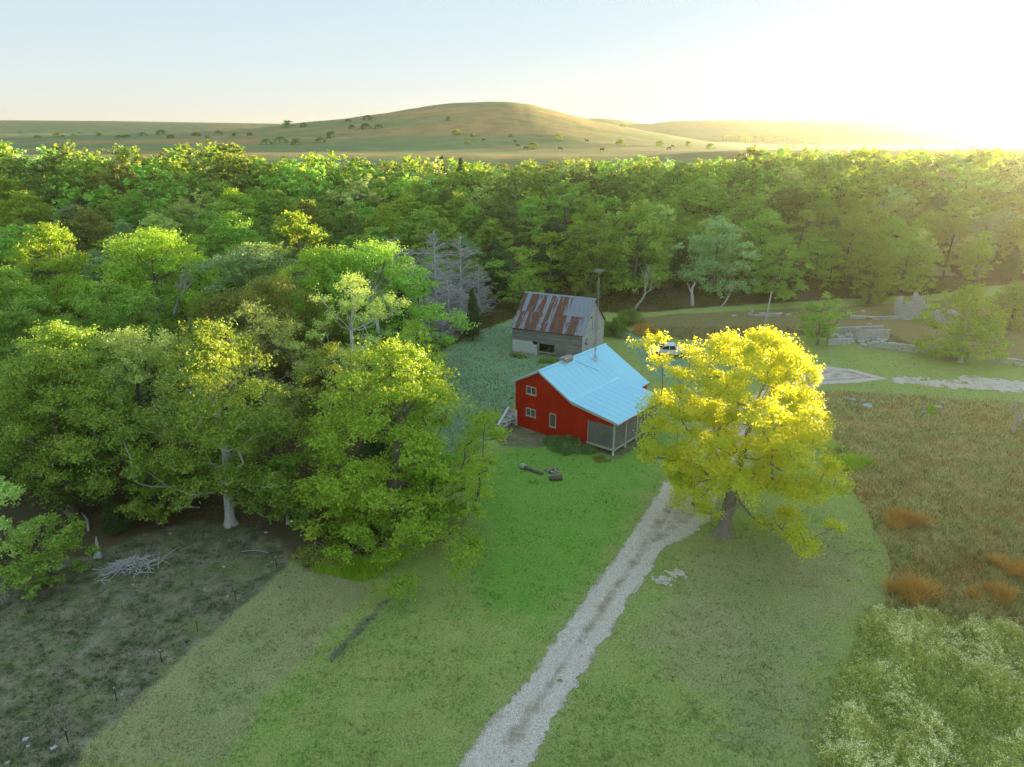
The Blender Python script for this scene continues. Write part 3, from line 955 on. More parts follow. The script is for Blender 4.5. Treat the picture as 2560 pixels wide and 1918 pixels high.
def bare_tree(seed, H, lean, spread, gens=4, root_r=0.2, first=0.4):
    """leafless tree: returns trunk mesh and branches mesh"""
    r = np.random.default_rng(seed)
    trunk, br = MB(), MB()
    def grow(p, d, L, rad, g, mb):
        k = 4
        pts = [p]; q = p; dd = d.copy()
        for j in range(k):
            dd = (dd + Vector((r.normal() * 0.14, r.normal() * 0.14, r.normal() * 0.08 + 0.05))).normalized()
            q = q + dd * (L / k); pts.append(q)
        mb.tube(pts, [rad * (1 - 0.12 * j) for j in range(k + 1)], 7 if g == 0 else (5 if g == 1 else 3), cap=(g == 0))
        if g >= gens: return
        for j in range(3 if g < 2 else 4):
            s = pts[-1] if j == 0 else pts[int(r.integers(2, k + 1))]
            a = r.uniform(0, 6.28)
            nd = (dd + Vector((math.cos(a), math.sin(a), r.uniform(-0.1, 0.5))) * spread).normalized()
            grow(s, nd, L * r.uniform(0.5, 0.78), rad * 0.52 * r.uniform(0.8, 1.1), g + 1, br)
    d0 = Vector((lean[0], lean[1], 1)).normalized()
    grow(Vector((0, 0, -0.2)), d0, H * first, root_r, 0, trunk)
    return trunk.mesh('trunk', True), br.mesh('branches', True, False), H, spread

TREES = {}
# crowns seen from close by: fine leaves
TREES['near_a'] = broadleaf(101, 15.5, 5.6, 0.20, 110, 330, 0.215, 1.25, 0.33)
TREES['near_b'] = broadleaf(102, 14.0, 6.4, 0.22, 115, 330, 0.215, 1.3, 0.36, lean=(0.8, -0.4), prof=(0.8, 0.55))
TREES['near_c'] = broadleaf(103, 16.0, 4.9, 0.25, 100, 330, 0.215, 1.2, 0.30, lean=(-0.6, -0.3))
TREES['near_open'] = broadleaf(104, 14.0, 5.4, 0.25, 66, 260, 0.20, 1.1, 0.30, lean=(0.8, -0.8), bare=0.16)
TREES['wide'] = broadleaf(105, 15.0, 8.6, 0.13, 150, 400, 0.21, 1.35, 0.48, lean=(0.8, -0.6), prof=(0.72, 0.5), droop=2.2)
TREES['small'] = broadleaf(106, 7.0, 3.1, 0.22, 34, 230, 0.24, 0.95, 0.14, prof=(0.85, 0.55))
TREES['small_b'] = broadleaf(107, 6.0, 2.8, 0.12, 30, 230, 0.24, 0.95, 0.13, prof=(0.75, 0.5))
# crowns further off
TREES['mid_a'] = broadleaf(111, 13.0, 5.0, 0.10, 78, 180, 0.33, 1.4, 0.28)
TREES['mid_b'] = broadleaf(112, 12.0, 5.4, 0.08, 84, 180, 0.33, 1.45, 0.30, prof=(0.8, 0.52))
TREES['mid_c'] = broadleaf(113, 14.0, 4.2, 0.10, 72, 180, 0.33, 1.35, 0.26, prof=(0.95, 0.6))
TREES['mid_open'] = broadleaf(114, 12.5, 4.6, 0.22, 36, 170, 0.34, 1.3, 0.24, bare=0.15, lean=(0.6, 0.3))
TREES['mid_slim'] = broadleaf(115, 13.0, 2.8, 0.08, 40, 190, 0.32, 1.15, 0.18, prof=(0.9, 0.5))
TREES['bushy'] = broadleaf(116, 7.5, 3.6, 0.06, 34, 190, 0.33, 1.25, 0.16, prof=(0.62, 0.45))
TREES['cedar_a'] = conifer(121, 9.0, 2.4, 170, 0.30, 0.16)
TREES['cedar_b'] = conifer(122, 7.0, 2.5, 140, 0.30, 0.15)
TREES['far_a'] = broadleaf(131, 12.5, 5.0, 0.10, 34, 30, 0.92, 1.75, 0.28, sides=4)
TREES['far_b'] = broadleaf(132, 11.0, 5.2, 0.10, 34, 30, 0.92, 1.85, 0.28, sides=4, prof=(0.8, 0.5))
DEAD = {'dead_a': dead_conifer(141, 11.0, 3.6, 110), 'dead_b': dead_conifer(142, 8.5, 2.7, 80)}

for t_ in TREES.values():
    t_[0].materials.append(M['bark']); t_[1].materials.append(M['leaf_green'])
for t_ in DEAD.values():
    t_[0].materials.append(M['bark_dead']); t_[1].materials.append(M['bark_dead'])

def put_tree(proto, x, y, h, mat, label, group=None, name='leafy_tree', wide=1.0, rz=None, bark_m=None, crown_name='crown', sink=0.0, cat='tree'):
    tm, cm, H, cr = proto
    root = empty(name, (x, y, tz(x, y) - sink), random.uniform(0, 6.28) if rz is None else rz)
    s = h / H
    root.scale = (s * wide, s * wide, s)
    a = link('trunk', tm, None, root)
    b = link(crown_name, cm, None, root)
    if bark_m is not None:
        a.material_slots[0].link = 'OBJECT'; a.material_slots[0].material = bark_m
        if crown_name == 'branches':
            b.material_slots[0].link = 'OBJECT'; b.material_slots[0].material = bark_m
    if mat is not None and crown_name != 'branches':
        b.material_slots[0].link = 'OBJECT'; b.material_slots[0].material = mat
    tag(root, label, cat, group)
    return root

placed = []
def tree_px(proto, px, ytop, Y, mat, label, group=None, wide=1.0, **kw):
    """a tree at forward distance Y whose top reaches the pixel (px, ytop)"""
    p = at_depth(px, ytop, Y)
    h = p.z - tz(p.x, Y)
    placed.append((p.x, Y, TREES[proto][3] * h / TREES[proto][2] * wide))
    return put_tree(TREES[proto], p.x, Y, h, M[mat], label, group, wide=wide, **kw)

# the golden tree by the driveway
hp = gp(1815, 1338)
hx = [at_depth(px_, py_, hp.y + dy_) - hp for (px_, py_, dy_) in ((1608, 868, -1.0), (1640, 850, 0.5), (1655, 905, -1.0), (1650, 1000, 0.5),
                                                                     (1950, 1330, -1.0), (1985, 1290, -0.5), (2040, 1250, 0.5), (2065, 1180, 0.0), (1905, 1310, -2.0), (1990, 1350, 0.0), (1650, 1130, 0.0), (1690, 1190, -0.5))]
hero = broadleaf(200, 16.9, 6.9, 0.18, 240, 400, 0.20, 1.2, 0.46, lean=(0.75, 0.2), prof=(0.84, 0.46), sides=7, flare=0.85, droop=1.3, extra=[tuple(v) for v in hx], show_trunk=True)
hero[0].materials.append(bark('bark_grey', (0.17, 0.145, 0.12), (0.40, 0.36, 0.31))); hero[1].materials.append(M['leaf_gold'])
put_tree(hero, hp.x, hp.y, 16.9, None, 'large golden yellow tree with grey fluted trunk standing beside the gravel driveway', name='golden_tree', rz=0.0)
placed.append((hp.x, hp.y, 8))

r = np.random.default_rng(95)
n_ = 2600
la = r.uniform(0, 6.28, n_); lq = 9.5 * np.sqrt(r.random(n_))
lx, ly = hp.x + np.cos(la) * lq, hp.y + np.sin(la) * lq
lv = r.random(n_)
lm_ = leaf_mesh('fallen_leaves', np.stack([lx, ly, terrain(lx, ly) + 0.07], -1), r.normal(size=(n_, 3)) * 0.3 + (0, 0, 1), r.uniform(0.05, 0.10, n_), lv, lv, 96, 0.7)
tag(link('fallen_leaves', lm_, leaf_mat('dry_leaf', (0.25, 0.18, 0.06), (0.55, 0.45, 0.08), (0.5, 0.4, 0.05), 0.3, 0)), 'yellow and brown leaves fallen on the ground around the golden tree', 'leaves', kind='stuff')

# trees one can single out along the lawn and in the near woods
tree_px('near_a', 505, 800, 50.3, 'leaf_bright', 'tall bright green tree with white flared trunk at the edge of the bare pasture', bark_m=M['bark_pale'])
tree_px('wide', 955, 850, 49.5, 'leaf_yellowgreen', 'broad yellow-green tree whose long boughs hang over the mown lawn', rz=0.3)
tree_px('small', 365, 1140, 50.5, 'leaf_olive', 'small olive green tree on a thin trunk above the brush pile')
tree_px('small_b', 700, 1140, 50.5, 'leaf_green', 'small green tree with twin pale stems beside the white-trunked tree', bark_m=M['bark_pale'])
tree_px('small', 90, 1300, 42.0, 'leaf_bright', 'low bright green tree standing alone in the bare pasture', wide=1.15)
tree_px('small_b', -30, 1200, 46.0, 'leaf_pale', 'pale green sapling behind the low bright green pasture tree')
tree_px('near_c', 120, 800, 57, 'leaf_olive', 'tall olive green tree in the woods behind the brush pile', wide=1.2)
tree_px('near_b', 300, 820, 60, 'leaf_pale', 'pale green crowned tree between tall olive and bright green trees')
tree_px('near_open', 640, 760, 62, 'leaf_pale', 'thin pale tree with bare limbs showing behind the bright green tree')
tree_px('near_open', 800, 850, 58, 'leaf_olive', 'open olive tree with sparse leaves behind the broad yellow-green tree')
tree_px('near_open', 870, 690, 70, 'leaf_pale', 'leaning pale tree with bare grey limbs in front of the round green tree', rz=2.6, bark_m=M['bark_dead'])
tree_px('near_b', 930, 605, 86, 'leaf_bright', 'large round bright green tree beside the grey dead cedars', wide=1.1)
tree_px('near_b', 790, 615, 88, 'leaf_yellowgreen', 'yellow-topped green tree next to the large round green tree')
tree_px('near_c', 640, 600, 90, 'leaf_blue', 'bluish pale green tree with a rounded crown in the near woods', wide=1.3)
tree_px('near_b', 370, 575, 92, 'leaf_yellowgreen', 'wide sunlit yellow-topped tree above grey dead limbs', wide=1.15)
tree_px('near_a', 110, 555, 95, 'leaf_yellowgreen', 'sunlit yellow-topped tree at the far side of the near woods')
tree_px('near_a', 10, 665, 78, 'leaf_bright', 'bright green tree with a sunlit cap deep in the near woods')
tree_px('mid_slim', 722, 515, 100, 'leaf_yellowgreen', 'narrow yellow sprig-like tree rising from the near woods')
tree_px('near_b', 690, 690, 76, 'leaf_brown', 'brownish olive tree in a hollow of the near woods')
tree_px('near_a', 560, 730, 73, 'leaf_brown', 'dull brown-green tree beneath the bluish pale tree')
tree_px('near_c', 250, 700, 72, 'leaf_green', 'mid green tree among the yellow-topped crowns')
tree_px('near_b', 90, 880, 52, 'leaf_olive', 'olive tree shading the dark understorey behind the pasture')
tree_px('small', 215, 1020, 53, 'leaf_dark', 'dark green understorey tree behind the small olive tree')
tree_px('small', 480, 1030, 55, 'leaf_green', 'slim green understorey tree behind the white flared trunk', wide=1.2)
tree_px('small_b', 860, 1180, 47.6, 'leaf_yellowgreen', 'yellow-green sapling in front of the broad lawn-side tree', wide=1.3)
tree_px('small_b', 1080, 1130, 51.0, 'leaf_yellowgreen', 'drooping yellow-green bough tree overhanging the lawn edge', wide=1.3)
tree_px('near_open', 1010, 800, 66, 'leaf_yellowgreen', 'sparse yellow-green tree by the teal weedy clearing', wide=0.8)
# beyond the barn and on the far side of the field
tree_px('mid_b', 1600, 505, 133, 'leaf_bright', 'tall bright green tree behind the barn and the leaning pale trunk', wide=1.1)
tree_px('mid_a', 1480, 560, 128, 'leaf_green', 'green tree behind the antenna mast')
tree_px('mid_b', 1800, 545, 132, 'leaf_blue', 'hazy blue-green tree at the edge of the brown field')
tree_px('mid_b', 1960, 590, 128, 'leaf_green', 'rounded hazy tree near the thin grey post')
tree_px('mid_a', 2200, 590, 126, 'leaf_bright', 'hazy tree with forked trunk beside the stone ruin')
tree_px('small', 2062, 730, 101.5, 'leaf_bright', 'small round green tree beside the stone foundation', wide=0.95)
tree_px('mid_b', 2440, 715, 93.5, 'leaf_yellowgreen', 'twin-trunked green tree in front of the low stone wall', bark_m=M['bark_pale'], wide=1.0)
tree_px('mid_a', 2550, 700, 110, 'leaf_green', 'hazy green tree at the end of the low stone wall')
for px_, yt, Y_ in ((1105, 392, 222), (1152, 396, 222)):
    tree_px('cedar_a', px_, yt, Y_, 'needle', 'dark pointed cedar among yellow treetops at the back of the woods', 'dark cedars at the back of the woods', name='cedar_tree')
tree_px('cedar_b', 275, 1250, 49.0, 'needle', 'dark green young cedar beside the grey brush pile', name='cedar_tree', wide=1.1)
tree_px('cedar_a', 1000, 730, 88, 'needle', 'dark cedar in front of the grey dead cedars', name='cedar_tree')
tree_px('cedar_b', 1180, 725, 104, 'needle', 'small green cedar growing against the grey dead cedars', name='cedar_tree', wide=0.55)
# dead cedars
for px_, yt, Y_, k_, lab in ((1085, 575, 112, 'dead_a', 'tallest grey dead cedar with bare herringbone branches'), (1150, 590, 118, 'dead_b', 'slender grey dead cedar behind the tallest one'),
                             (985, 590, 118, 'dead_b', 'grey dead cedar half hidden by the round green tree'), (1120, 700, 107, 'dead_b', 'low spreading grey dead cedar at the clearing edge'),
                             (1195, 660, 116, 'dead_b', 'thin grey dead cedar nearest the barn'), (1040, 660, 110, 'dead_b', 'grey dead cedar beside the green cedar'),
                             (1105, 790, 102.5, 'dead_b', 'short tangled grey dead cedar touching the weedy grass'), (1070, 740, 105, 'dead_b', 'tangled grey dead cedar with drooping twigs behind the short one'),
                             (1150, 720, 108, 'dead_b', 'bushy grey dead cedar between the tallest and the thin one'), (1020, 620, 119, 'dead_b', 'faint grey dead cedar rising behind the others'), (1130, 775, 104.5, 'dead_b', 'leafless grey cedar thicket above the weedy clearing'),
                             (1062, 800, 102, 'dead_b', 'grey twiggy dead cedar behind the dark green cedar')):
    p_ = at_depth(px_, yt, Y_)
    h_ = p_.z - tz(p_.x, Y_)
    put_tree(DEAD[k_], p_.x, Y_, h_, None, lab, 'grey dead cedars beside the barn', name='dead_cedar', crown_name='branches', wide=1.15 if h_ > 9 else 1.4)
    placed.append((p_.x, Y_, 2.6))

# bare trees and snags
BARE = {'leaning': bare_tree(151, 10, (0.75, -0.15), 0.55, 3, 0.24, 0.45), 'upright': bare_tree(152, 8, (0.1, 0.0), 0.7, 4, 0.17, 0.30),
        'limbs': bare_tree(153, 9, (0.2, -0.2), 0.75, 4, 0.26, 0.35), 'snag': bare_tree(154, 5, (0.0, 0.1), 0.6, 1, 0.35, 0.6)}
for t_ in BARE.values():
    t_[0].materials.append(M['bark_pale']); t_[1].materials.append(M['bark_pale'])
def bare_px(kind, px, py, h, label, name='bare_tree', rz=0.0, mat=None, Y=None):
    p = gp(px, py) if Y is None else at_depth(px, py, Y)
    o = put_tree(BARE[kind], p.x, p.y, h, None, label, name=name, crown_name='branches', rz=rz, bark_m=mat)
    if Y is not None: o.location.z = min(p.z, o.location.z + 8)
    placed.append((p.x, p.y, 2.0))
    return o
bare_px('leaning', 1582, 778, 10.5, 'leaning pale bare tree with forked limbs at the edge of the woods', rz=0.0)
bare_px('snag', 1730, 765, 5.5, 'broken pale snag at the edge of the woods behind the truck', rz=0.6)
bare_px('upright', 2532, 1082, 8.5, 'leafless pale sapling standing in the red-brown field')
bare_px('limbs', 430, 760, 9.0, 'grey dead limbs sticking out of the sunlit yellow-topped tree', mat=M['bark_dead'], Y=88)
bare_px('limbs', 940, 760, 8.0, 'grey dead limbs between the leaning pale tree and the round green tree', mat=M['bark_dead'], Y=80, rz=2.0)
bare_px('leaning', 1800, 772, 6, 'thin pale bare trunk by the brown field', rz=1.0)

placed += [(-14.0, 104.0, 5.0), (-7.0, 108.0, 5.0), (-17.5, 99.0, 3.5)]
# ---- the woods
def clear(x, y, rad):
    q = np.array(placed)
    return not bool((((q[:, 0] - x) ** 2 + (q[:, 1] - y) ** 2) < (0.67 * (q[:, 2] + rad)) ** 2).any())
cap_px = [-900, 0, 300, 560, 600, 680, 720, 880, 930, 1280, 1500, 1640, 1700, 1840, 1880, 2000, 2080, 2560, 3600]
cap_yp = [352, 354, 348, 352, 384, 394, 380, 374, 386, 397, 395, 386, 397, 393, 354, 360, 372, 369, 369]
spots = []
r = np.random.default_rng(33)
cy_ = 50 + 190 * r.random(9000) ** 0.8
cx_ = (-0.86 * cy_ - 6) + r.random(9000) * (1.66 * cy_ + 12)
csd_ = poly_sd(W_poly, cx_, cy_)
cz_ = terrain(cx_, cy_)
for x, y, sd, gz_ in zip(cx_.tolist(), cy_.tolist(), csd_.tolist(), cz_.tolist()):
    if sd < 1.5: continue
    # the open slope around the utility poles
    if 78 < x < 104 and 125 < y < 170 and r.random() < 0.75: continue
    h = r.uniform(8.0, 15.0) * (0.72 + 0.28 * min(1, sd / 14))
    px_ = 1280 + FPX / CP * x / y
    cap = at_depth(px_, float(np.interp(px_, cap_px, cap_yp)), y).z - gz_
    if y > 195: h = min(17.0, max(7.0, cap - 6.5 * r.random() ** 1.4))
    if x > 80 and y < 172: h = min(h, 9.5)
    h = max(5.0, min(h, cap))
    rad = h * r.uniform(0.36, 0.54)
    if not clear(x, y, rad): continue
    placed.append((x, y, rad)); spots.append((x, y, h, rad, sd))
spots.sort(key=lambda s: s[1])
N_THINGS = 215
zone_lab = {'near': 'in the near woods beyond the bare pasture', 'mid': 'in the woods between the dead cedars and the hill',
            'barn': 'in the woods behind the weathered barn', 'ruin': 'in the hazy woods above the stone ruin'}
mats = [('leaf_green', 'mid green'), ('leaf_dark', 'dark green'), ('leaf_olive', 'olive green'), ('leaf_bright', 'bright green'), ('leaf_yellowgreen', 'yellow-green'), ('leaf_blue', 'bluish green'), ('leaf_brown', 'brownish'), ('leaf_pale', 'pale green')]
wts = np.array([0.24, 0.12, 0.12, 0.22, 0.16, 0.06, 0.02, 0.06]); wts /= wts.sum()
far_parts = []
ti = 0
for (x, y, h, rad, sd) in spots:
    inview = abs(x) < y * 0.775 + 4
    cedar = r.random() < 0.13
    mi = int(r.choice(len(mats), p=wts))
    if inview and ti < N_THINGS:
        ti += 1
        z_ = 'near' if y < 105 and x < -5 else ('mid' if x < -2 else ('barn' if x < 42 else 'ruin'))
        if cedar:
            put_tree(TREES[random.choice(['cedar_a', 'cedar_b'])], x, y, h * 0.85, M['needle'], 'dark conical cedar ' + zone_lab[z_], 'cedars ' + zone_lab[z_], name='cedar_tree', wide=1.25)
        else:
            if y < 100: kinds = [('near_a', 'tall'), ('near_b', 'broad'), ('near_c', 'slender'), ('near_open', 'open-crowned')]
            else: kinds = [('mid_a', 'tall'), ('mid_b', 'broad'), ('mid_c', 'slender'), ('mid_open', 'open-crowned'), ('mid_slim', 'narrow')]
            kname, adj = random.choice(kinds)
            pr = TREES[kname]
            wide = np.clip(rad / (pr[3] * h / pr[2]), 0.8, 1.6) * (0.75 if kname == 'mid_slim' else 1.0)
            put_tree(pr, x, y, h, M[mats[mi][0]], f'{adj} {mats[mi][1]} leafy tree ' + zone_lab[z_], 'leafy trees ' + zone_lab[z_], wide=float(wide))
    else:
        far_parts.append((x, y, h, rad, mi, cedar))
print('woods', len(spots), 'things', ti, 'far', len(far_parts))

# the back of the wood, and what of it stands outside the picture, as one mass
def joined(name, items, label):
    trunk_v, trunk_f, off = [], [], 0
    C = []; A = []; nleaf = 0
    tv = {}
    for k in ('far_a', 'far_b', 'cedar_b'):
        tm, cm = TREES[k][0], TREES[k][1]
        v = np.empty(len(cm.vertices) * 3, np.float32); cm.vertices.foreach_get('co', v)
        a = np.empty(len(cm.vertices) * 4, np.float32); cm.attributes['var'].data.foreach_get('color', a)
        tv[k] = (v.reshape(-1, 3), a.reshape(-1, 4))
    groups = {}
    for (x, y, h, rad, mi, cedar) in items:
        k = random.choice(['far_a', 'far_b'])
        v, a = tv[k]
        H, cr = TREES[k][2], TREES[k][3]
        s = h / H; w = rad / cr * 1.15
        an = random.uniform(0, 6.28)
        c_, s_ = math.cos(an), math.sin(an)
        q = np.stack([(v[:, 0] * c_ - v[:, 1] * s_) * w + x, (v[:, 0] * s_ + v[:, 1] * c_) * w + y, v[:, 2] * s + tz(x, y)], -1)
        key = 'leaf_dark' if cedar else mats[mi][0]
        groups.setdefault(key, []).append((q, a))
    root = empty(name, (0, 0, 0))
    tag(root, label, 'woods', kind='stuff')
    for key, lst in groups.items():
        v = np.concatenate([g[0] for g in lst]); a = np.concatenate([g[1] for g in lst])
        m = np_mesh('crown', v, np.arange(len(v)).reshape(-1, 4), None, {'var': a})
        o = link('crown', m, M[key], root)
        o['kind'] = 'stuff'
    tmb = MB()
    for (x, y, h, rad, mi, cedar) in items:
        z = tz(x, y)
        tmb.tube([(x, y, z - 0.3), (x + 0.2, y, z + h * 0.4), (x, y + 0.2, z + h * 0.8)], [0.3, 0.2, 0.06], 5, cap=False)
    o = link('trunk', tmb.mesh('trunk', True, False), M['bark'], root)
    o['kind'] = 'stuff'
# woods going on out of view on the sun side, added to shade the yard
side = []
for i in range(700):
    x = r.uniform(60, 215); y = r.uniform(60, 215)
    if abs(x) < y * 0.80 + 7: continue
    if y < 100 + (x - 60) * 0.1: continue
    h = r.uniform(8, 11.5); rad = h * 0.42
    if not clear(x, y, rad): continue
    placed.append((x, y, rad)); side.append((x, y, h, rad, int(r.choice(len(mats), p=wts)), False))
print('side', len(side))
joined('far_woods', far_parts + side, 'dense leafy woods closing off the valley below the grassy hill')

# undergrowth along the wood's edge and between the trunks
r = np.random.default_rng(35)
ux = r.uniform(-75, 110, 60000); uy = r.uniform(44, 150, 60000)
sd = poly_sd(W_poly, ux, uy)
dens = np.where(sd < 0, 0, np.where(sd < 5, 0.9, np.where(sd < 20, 0.35, 0.12))) * (fbm(ux * .25, uy * .25, 88) > 0.46) * (np.abs(ux) < uy * 0.8 + 3)
dens = dens * np.where((uy < 56) & (ux < -14), 0.12, 1)
k = r.random(len(ux)) < dens
ux, uy, usd = ux[k], uy[k], sd[k]
uh = (0.4 + 2.0 * fbm(ux * .4, uy * .4, 89)) * np.minimum(1, 0.35 + usd / 3)
uz = terrain(ux, uy)
C, N, S, V = [], [], [], []
for j in range(14):
    n = len(ux)
    C.append(np.stack([ux + r.normal(size=n) * 0.45, uy + r.normal(size=n) * 0.45, uz + uh * r.random(n)], -1))
    N.append(r.normal(size=(n, 3)) * 0.8 + (0, 0, 0.5)); S.append(r.uniform(0.15, 0.36, n)); V.append(fbm(ux * .3, uy * .3, 66))
V = np.concatenate(V)
um = leaf_mesh('undergrowth', np.concatenate(C), np.concatenate(N), np.concatenate(S), V, V, 36)
tag(link('undergrowth', um, leaf_mat('undergrowth_leaf', (0.07, 0.07, 0.018), (0.12, 0.17, 0.03), YT, 0.35, 0)), 'low tangled undergrowth between the trunks along the wood edge', 'undergrowth', kind='stuff')
# bright tall grass fringe between lawn and woods
fr = polyw([(780, 1430), (905, 1455), (945, 1440), (1015, 1392), (1085, 1312), (1100, 1260), (1070, 1290), (1000, 1370), (920, 1400), (840, 1390)])
fx = r.uniform(fr[:, 0].min(), fr[:, 0].max(), 26000); fy = r.uniform(fr[:, 1].min(), fr[:, 1].max(), 26000)
k = poly_sd(fr, fx, fy) > -0.1
fx, fy = fx[k], fy[k]
fv, ft = blades(fx, fy, r.uniform(0.3, 1.0, len(fx)) * (0.6 + 0.6 * vnoise(fx, fy, 4)), np.full(len(fx), 0.05), 0.45, 37)
va = np.stack([r.random(len(fx)), vnoise(fx * .7, fy * .7, 8), fx * 0, fx * 0 + 1], -1)
tag(link('tall_grass', np_mesh('tall_grass', fv, None, ft, {'var': np.repeat(va, 3, 0)}), M['grass_tall']), 'bright yellow-green tall grass fringing the lawn under the broad tree', 'grass', kind='stuff')

# ------------------------------------------------------------------ buildings
M['whitewash'] = plain('whitewash', (0.74, 0.74, 0.70), 0.9, var=0.15, scale=2.5, bump=0.5, bscale=14)
M['wood_white'] = plain('flaking_white_boards', (0.50, 0.50, 0.48), 0.85, var=0.35, scale=6, bump=0.2)
def corrugated(lx, ly, pitch, amp, seg=1, sag=0.0, thick=0.006):
    """roof sheet in local x (across the ribs) and y (down the slope)"""
    n = max(4, int(lx / pitch * 6))
    v, q = [], []
    for j in range(seg + 1):
        for i in range(n + 1):
            x = lx * i / n
            y = ly * j / seg
            s = math.sin(2 * math.pi * x / pitch)
            v.append((x, y, amp * (1 if s > 0.35 else (-1 if s < -0.35 else s / 0.35)) - sag * math.sin(math.pi * j / seg)))
    for j in range(seg):
        for i in range(n):
            a = j * (n + 1) + i
            q.append((a, a + 1, a + n + 2, a + n + 1))
    m = np_mesh('roof_sheet', np.array(v), np.array(q))
    return m

def frame_matrix(origin, ex, ey):
    ex = Vector(ex).normalized(); ey = Vector(ey).normalized()
    ez = ex.cross(ey).normalized()
    m = Matrix((ex, ey, ez)).transposed().to_4x4()
    m.translation = Vector(origin)
    return m

# ---- the red house.  local x along the gable front, y along the ridge, z up
HX, HY, HT = 0.193, 70.733, -0.683
house = empty('red_house', (HX, HY, 0.0), HT)
tag(house, 'red two-storey farmhouse with pale metal roof tinted sky blue and screened porch', 'house')
L_ = 12.86
UL, UR, UB, US, UE = -0.71, 3.23, 7.50, 12.96, 9.23
ZL, ZR, ZB, ZS = 4.84, 6.94, 4.47, 3.55
KM = (ZR - ZB) / (UB - UR)
ZE = ZR - KM * (UE - UR)
LS = 9.45
def roof_z(u):
    if u < UR: return ZL + (ZR - ZL) * (u - UL) / (UR - UL)
    if u < UB: return ZR - KM * (u - UR)
    return ZB + (ZS - ZB) * (u - UB) / (US - UB)
def main_z(u):
    return roof_z(u) if u < UR else ZR - KM * (u - UR)

def gable(name, v0, v1, u_list, zfun, base, mat, parent, drop=0.06):
    poly = [(u_list[0], base)] + [(u_list[-1], base)] + [(u, zfun(u) - drop) for u in reversed(u_list)]
    return MB().prism(poly, v0, v1).build(name, mat, parent)
wall_f = MB()
u_line = [0.0, UR, UB, 9.28]
wall_f.prism([(0.0, -0.4), (9.28, -0.4)] + [(u, roof_z(u) - 0.05) for u in reversed(u_line)], 0.30, 0.46)
u = 0.15
while u < 9.2:                                     # upright ribs of the siding
    wall_f.box((u - 0.014, 0.278, -0.35), (u + 0.014, 0.301, roof_z(u) - 0.09))
    u += 0.30
wf = wall_f.build('front_wall', M['red'], house)
infill = MB().prism([(9.30, 3.05), (12.32, 3.05), (12.32, roof_z(12.32) - 0.05), (9.30, roof_z(9.30) - 0.05)], 0.31, 0.43)
infill.build('porch_gable', M['red'], house)
MB().prism([(0.02, -0.4), (9.10, -0.4), (9.10, main_z(9.10) - 0.06), (UR, ZR - 0.06), (0.02, main_z(0.02) - 0.06)], L_ - 0.46, L_ - 0.30).build('back_wall', M['red'], house)
MB().box((0.0, 0.47, -0.4), (0.15, L_ - 0.47, main_z(0.0) - 0.08)).build('side_wall', M['red'], house)
MB().box((9.0, 0.47, -0.4), (9.15, L_ - 0.47, main_z(9.1) - 0.08)).build('side_wall', M['red'], house)
MB().box((-0.06, 0.22, -0.3), (0.25, 0.277, 1.80)).build('corner_board', M['white_paint'], house)
# rake and eave boards
def board(p, q, w, h, name, mat, parent):
    p, q = Vector(p), Vector(q)
    d = (q - p); L = d.length
    o = MB().box((0, -w / 2, -h / 2), (L, w / 2, h / 2)).build(name, mat, parent)
    ex = d.normalized()
    ey = Vector((0, 0, 1)).cross(ex)
    if ey.length < 0.01: ey = Vector((0, 1, 0))
    o.matrix_local = frame_matrix(p, ex, ey)
    return o
for (a, b) in (((UL, ZL), (UR, ZR)), ((UR, ZR), (UB, ZB)), ((UB, ZB), (US, ZS))):
    board((a[0], 0.02, a[1] - 0.10), (b[0], 0.02, b[1] - 0.10), 0.03, 0.15, 'rake_board', M['frame_paint'], house)
board((UE - 0.06, LS + 0.1, ZE - 0.13), (UE - 0.06, L_, ZE - 0.13), 0.03, 0.16, 'eave_board', M['red'], house)
board((US - 0.08, 0.05, ZS - 0.13), (US - 0.08, LS - 0.05, ZS - 0.13), 0.03, 0.14, 'eave_board', M['red'], house)
board((UL + 0.05, 0.05, ZL - 0.11), (UL + 0.05, L_, ZL - 0.11), 0.03, 0.14, 'eave_board', M['frame_paint'], house)
# roofing: sheets side by side, each its own piece
def roof_plane(u0, z0, u1, z1, v0, v1, n, lift, parent, mats_, pitch=0.22, amp=0.014, courses=1, name='roof_sheet'):
    slope = Vector((u1 - u0, 0, z1 - z0)); Ls = slope.length
    w = (v1 - v0) / n
    for c in range(courses):
        m = corrugated(w - 0.006, Ls / courses * (1.0 if courses == 1 else 1.02), pitch, amp)
        m.materials.append(M[mats_[0]])
        for i in range(n):
            o = link(name, m, None, parent)
            o.matrix_local = frame_matrix(Vector((u0, v0 + i * w, z0 + lift)) + slope * (c / courses) + Vector((0, 0, 0.012 * (courses - 1 - c))), (0, 1, 0), slope)
            mk = mats_[(i * 7 + c * 3 + (i * i) % 5) % len(mats_)]
            if mk != mats_[0]:
                o.material_slots[0].link = 'OBJECT'; o.material_slots[0].material = M[mk]
roof_plane(UL, ZL, UR, ZR, 0.0, L_, 14, 0.03, house, ['roof_sky_tint'])
roof_plane(UR, ZR, UB, ZB, 0.0, LS, 10, 0.03, house, ['roof_sky_tint'])
roof_plane(UR, ZR, UE, ZE, LS + 0.005, L_, 4, 0.03, house, ['roof_sky_tint'])
roof_plane(UB - 0.25, ZB + 0.12, US, ZS, 0.0, LS, 10, 0.045, house, ['roof_sky_tint'])
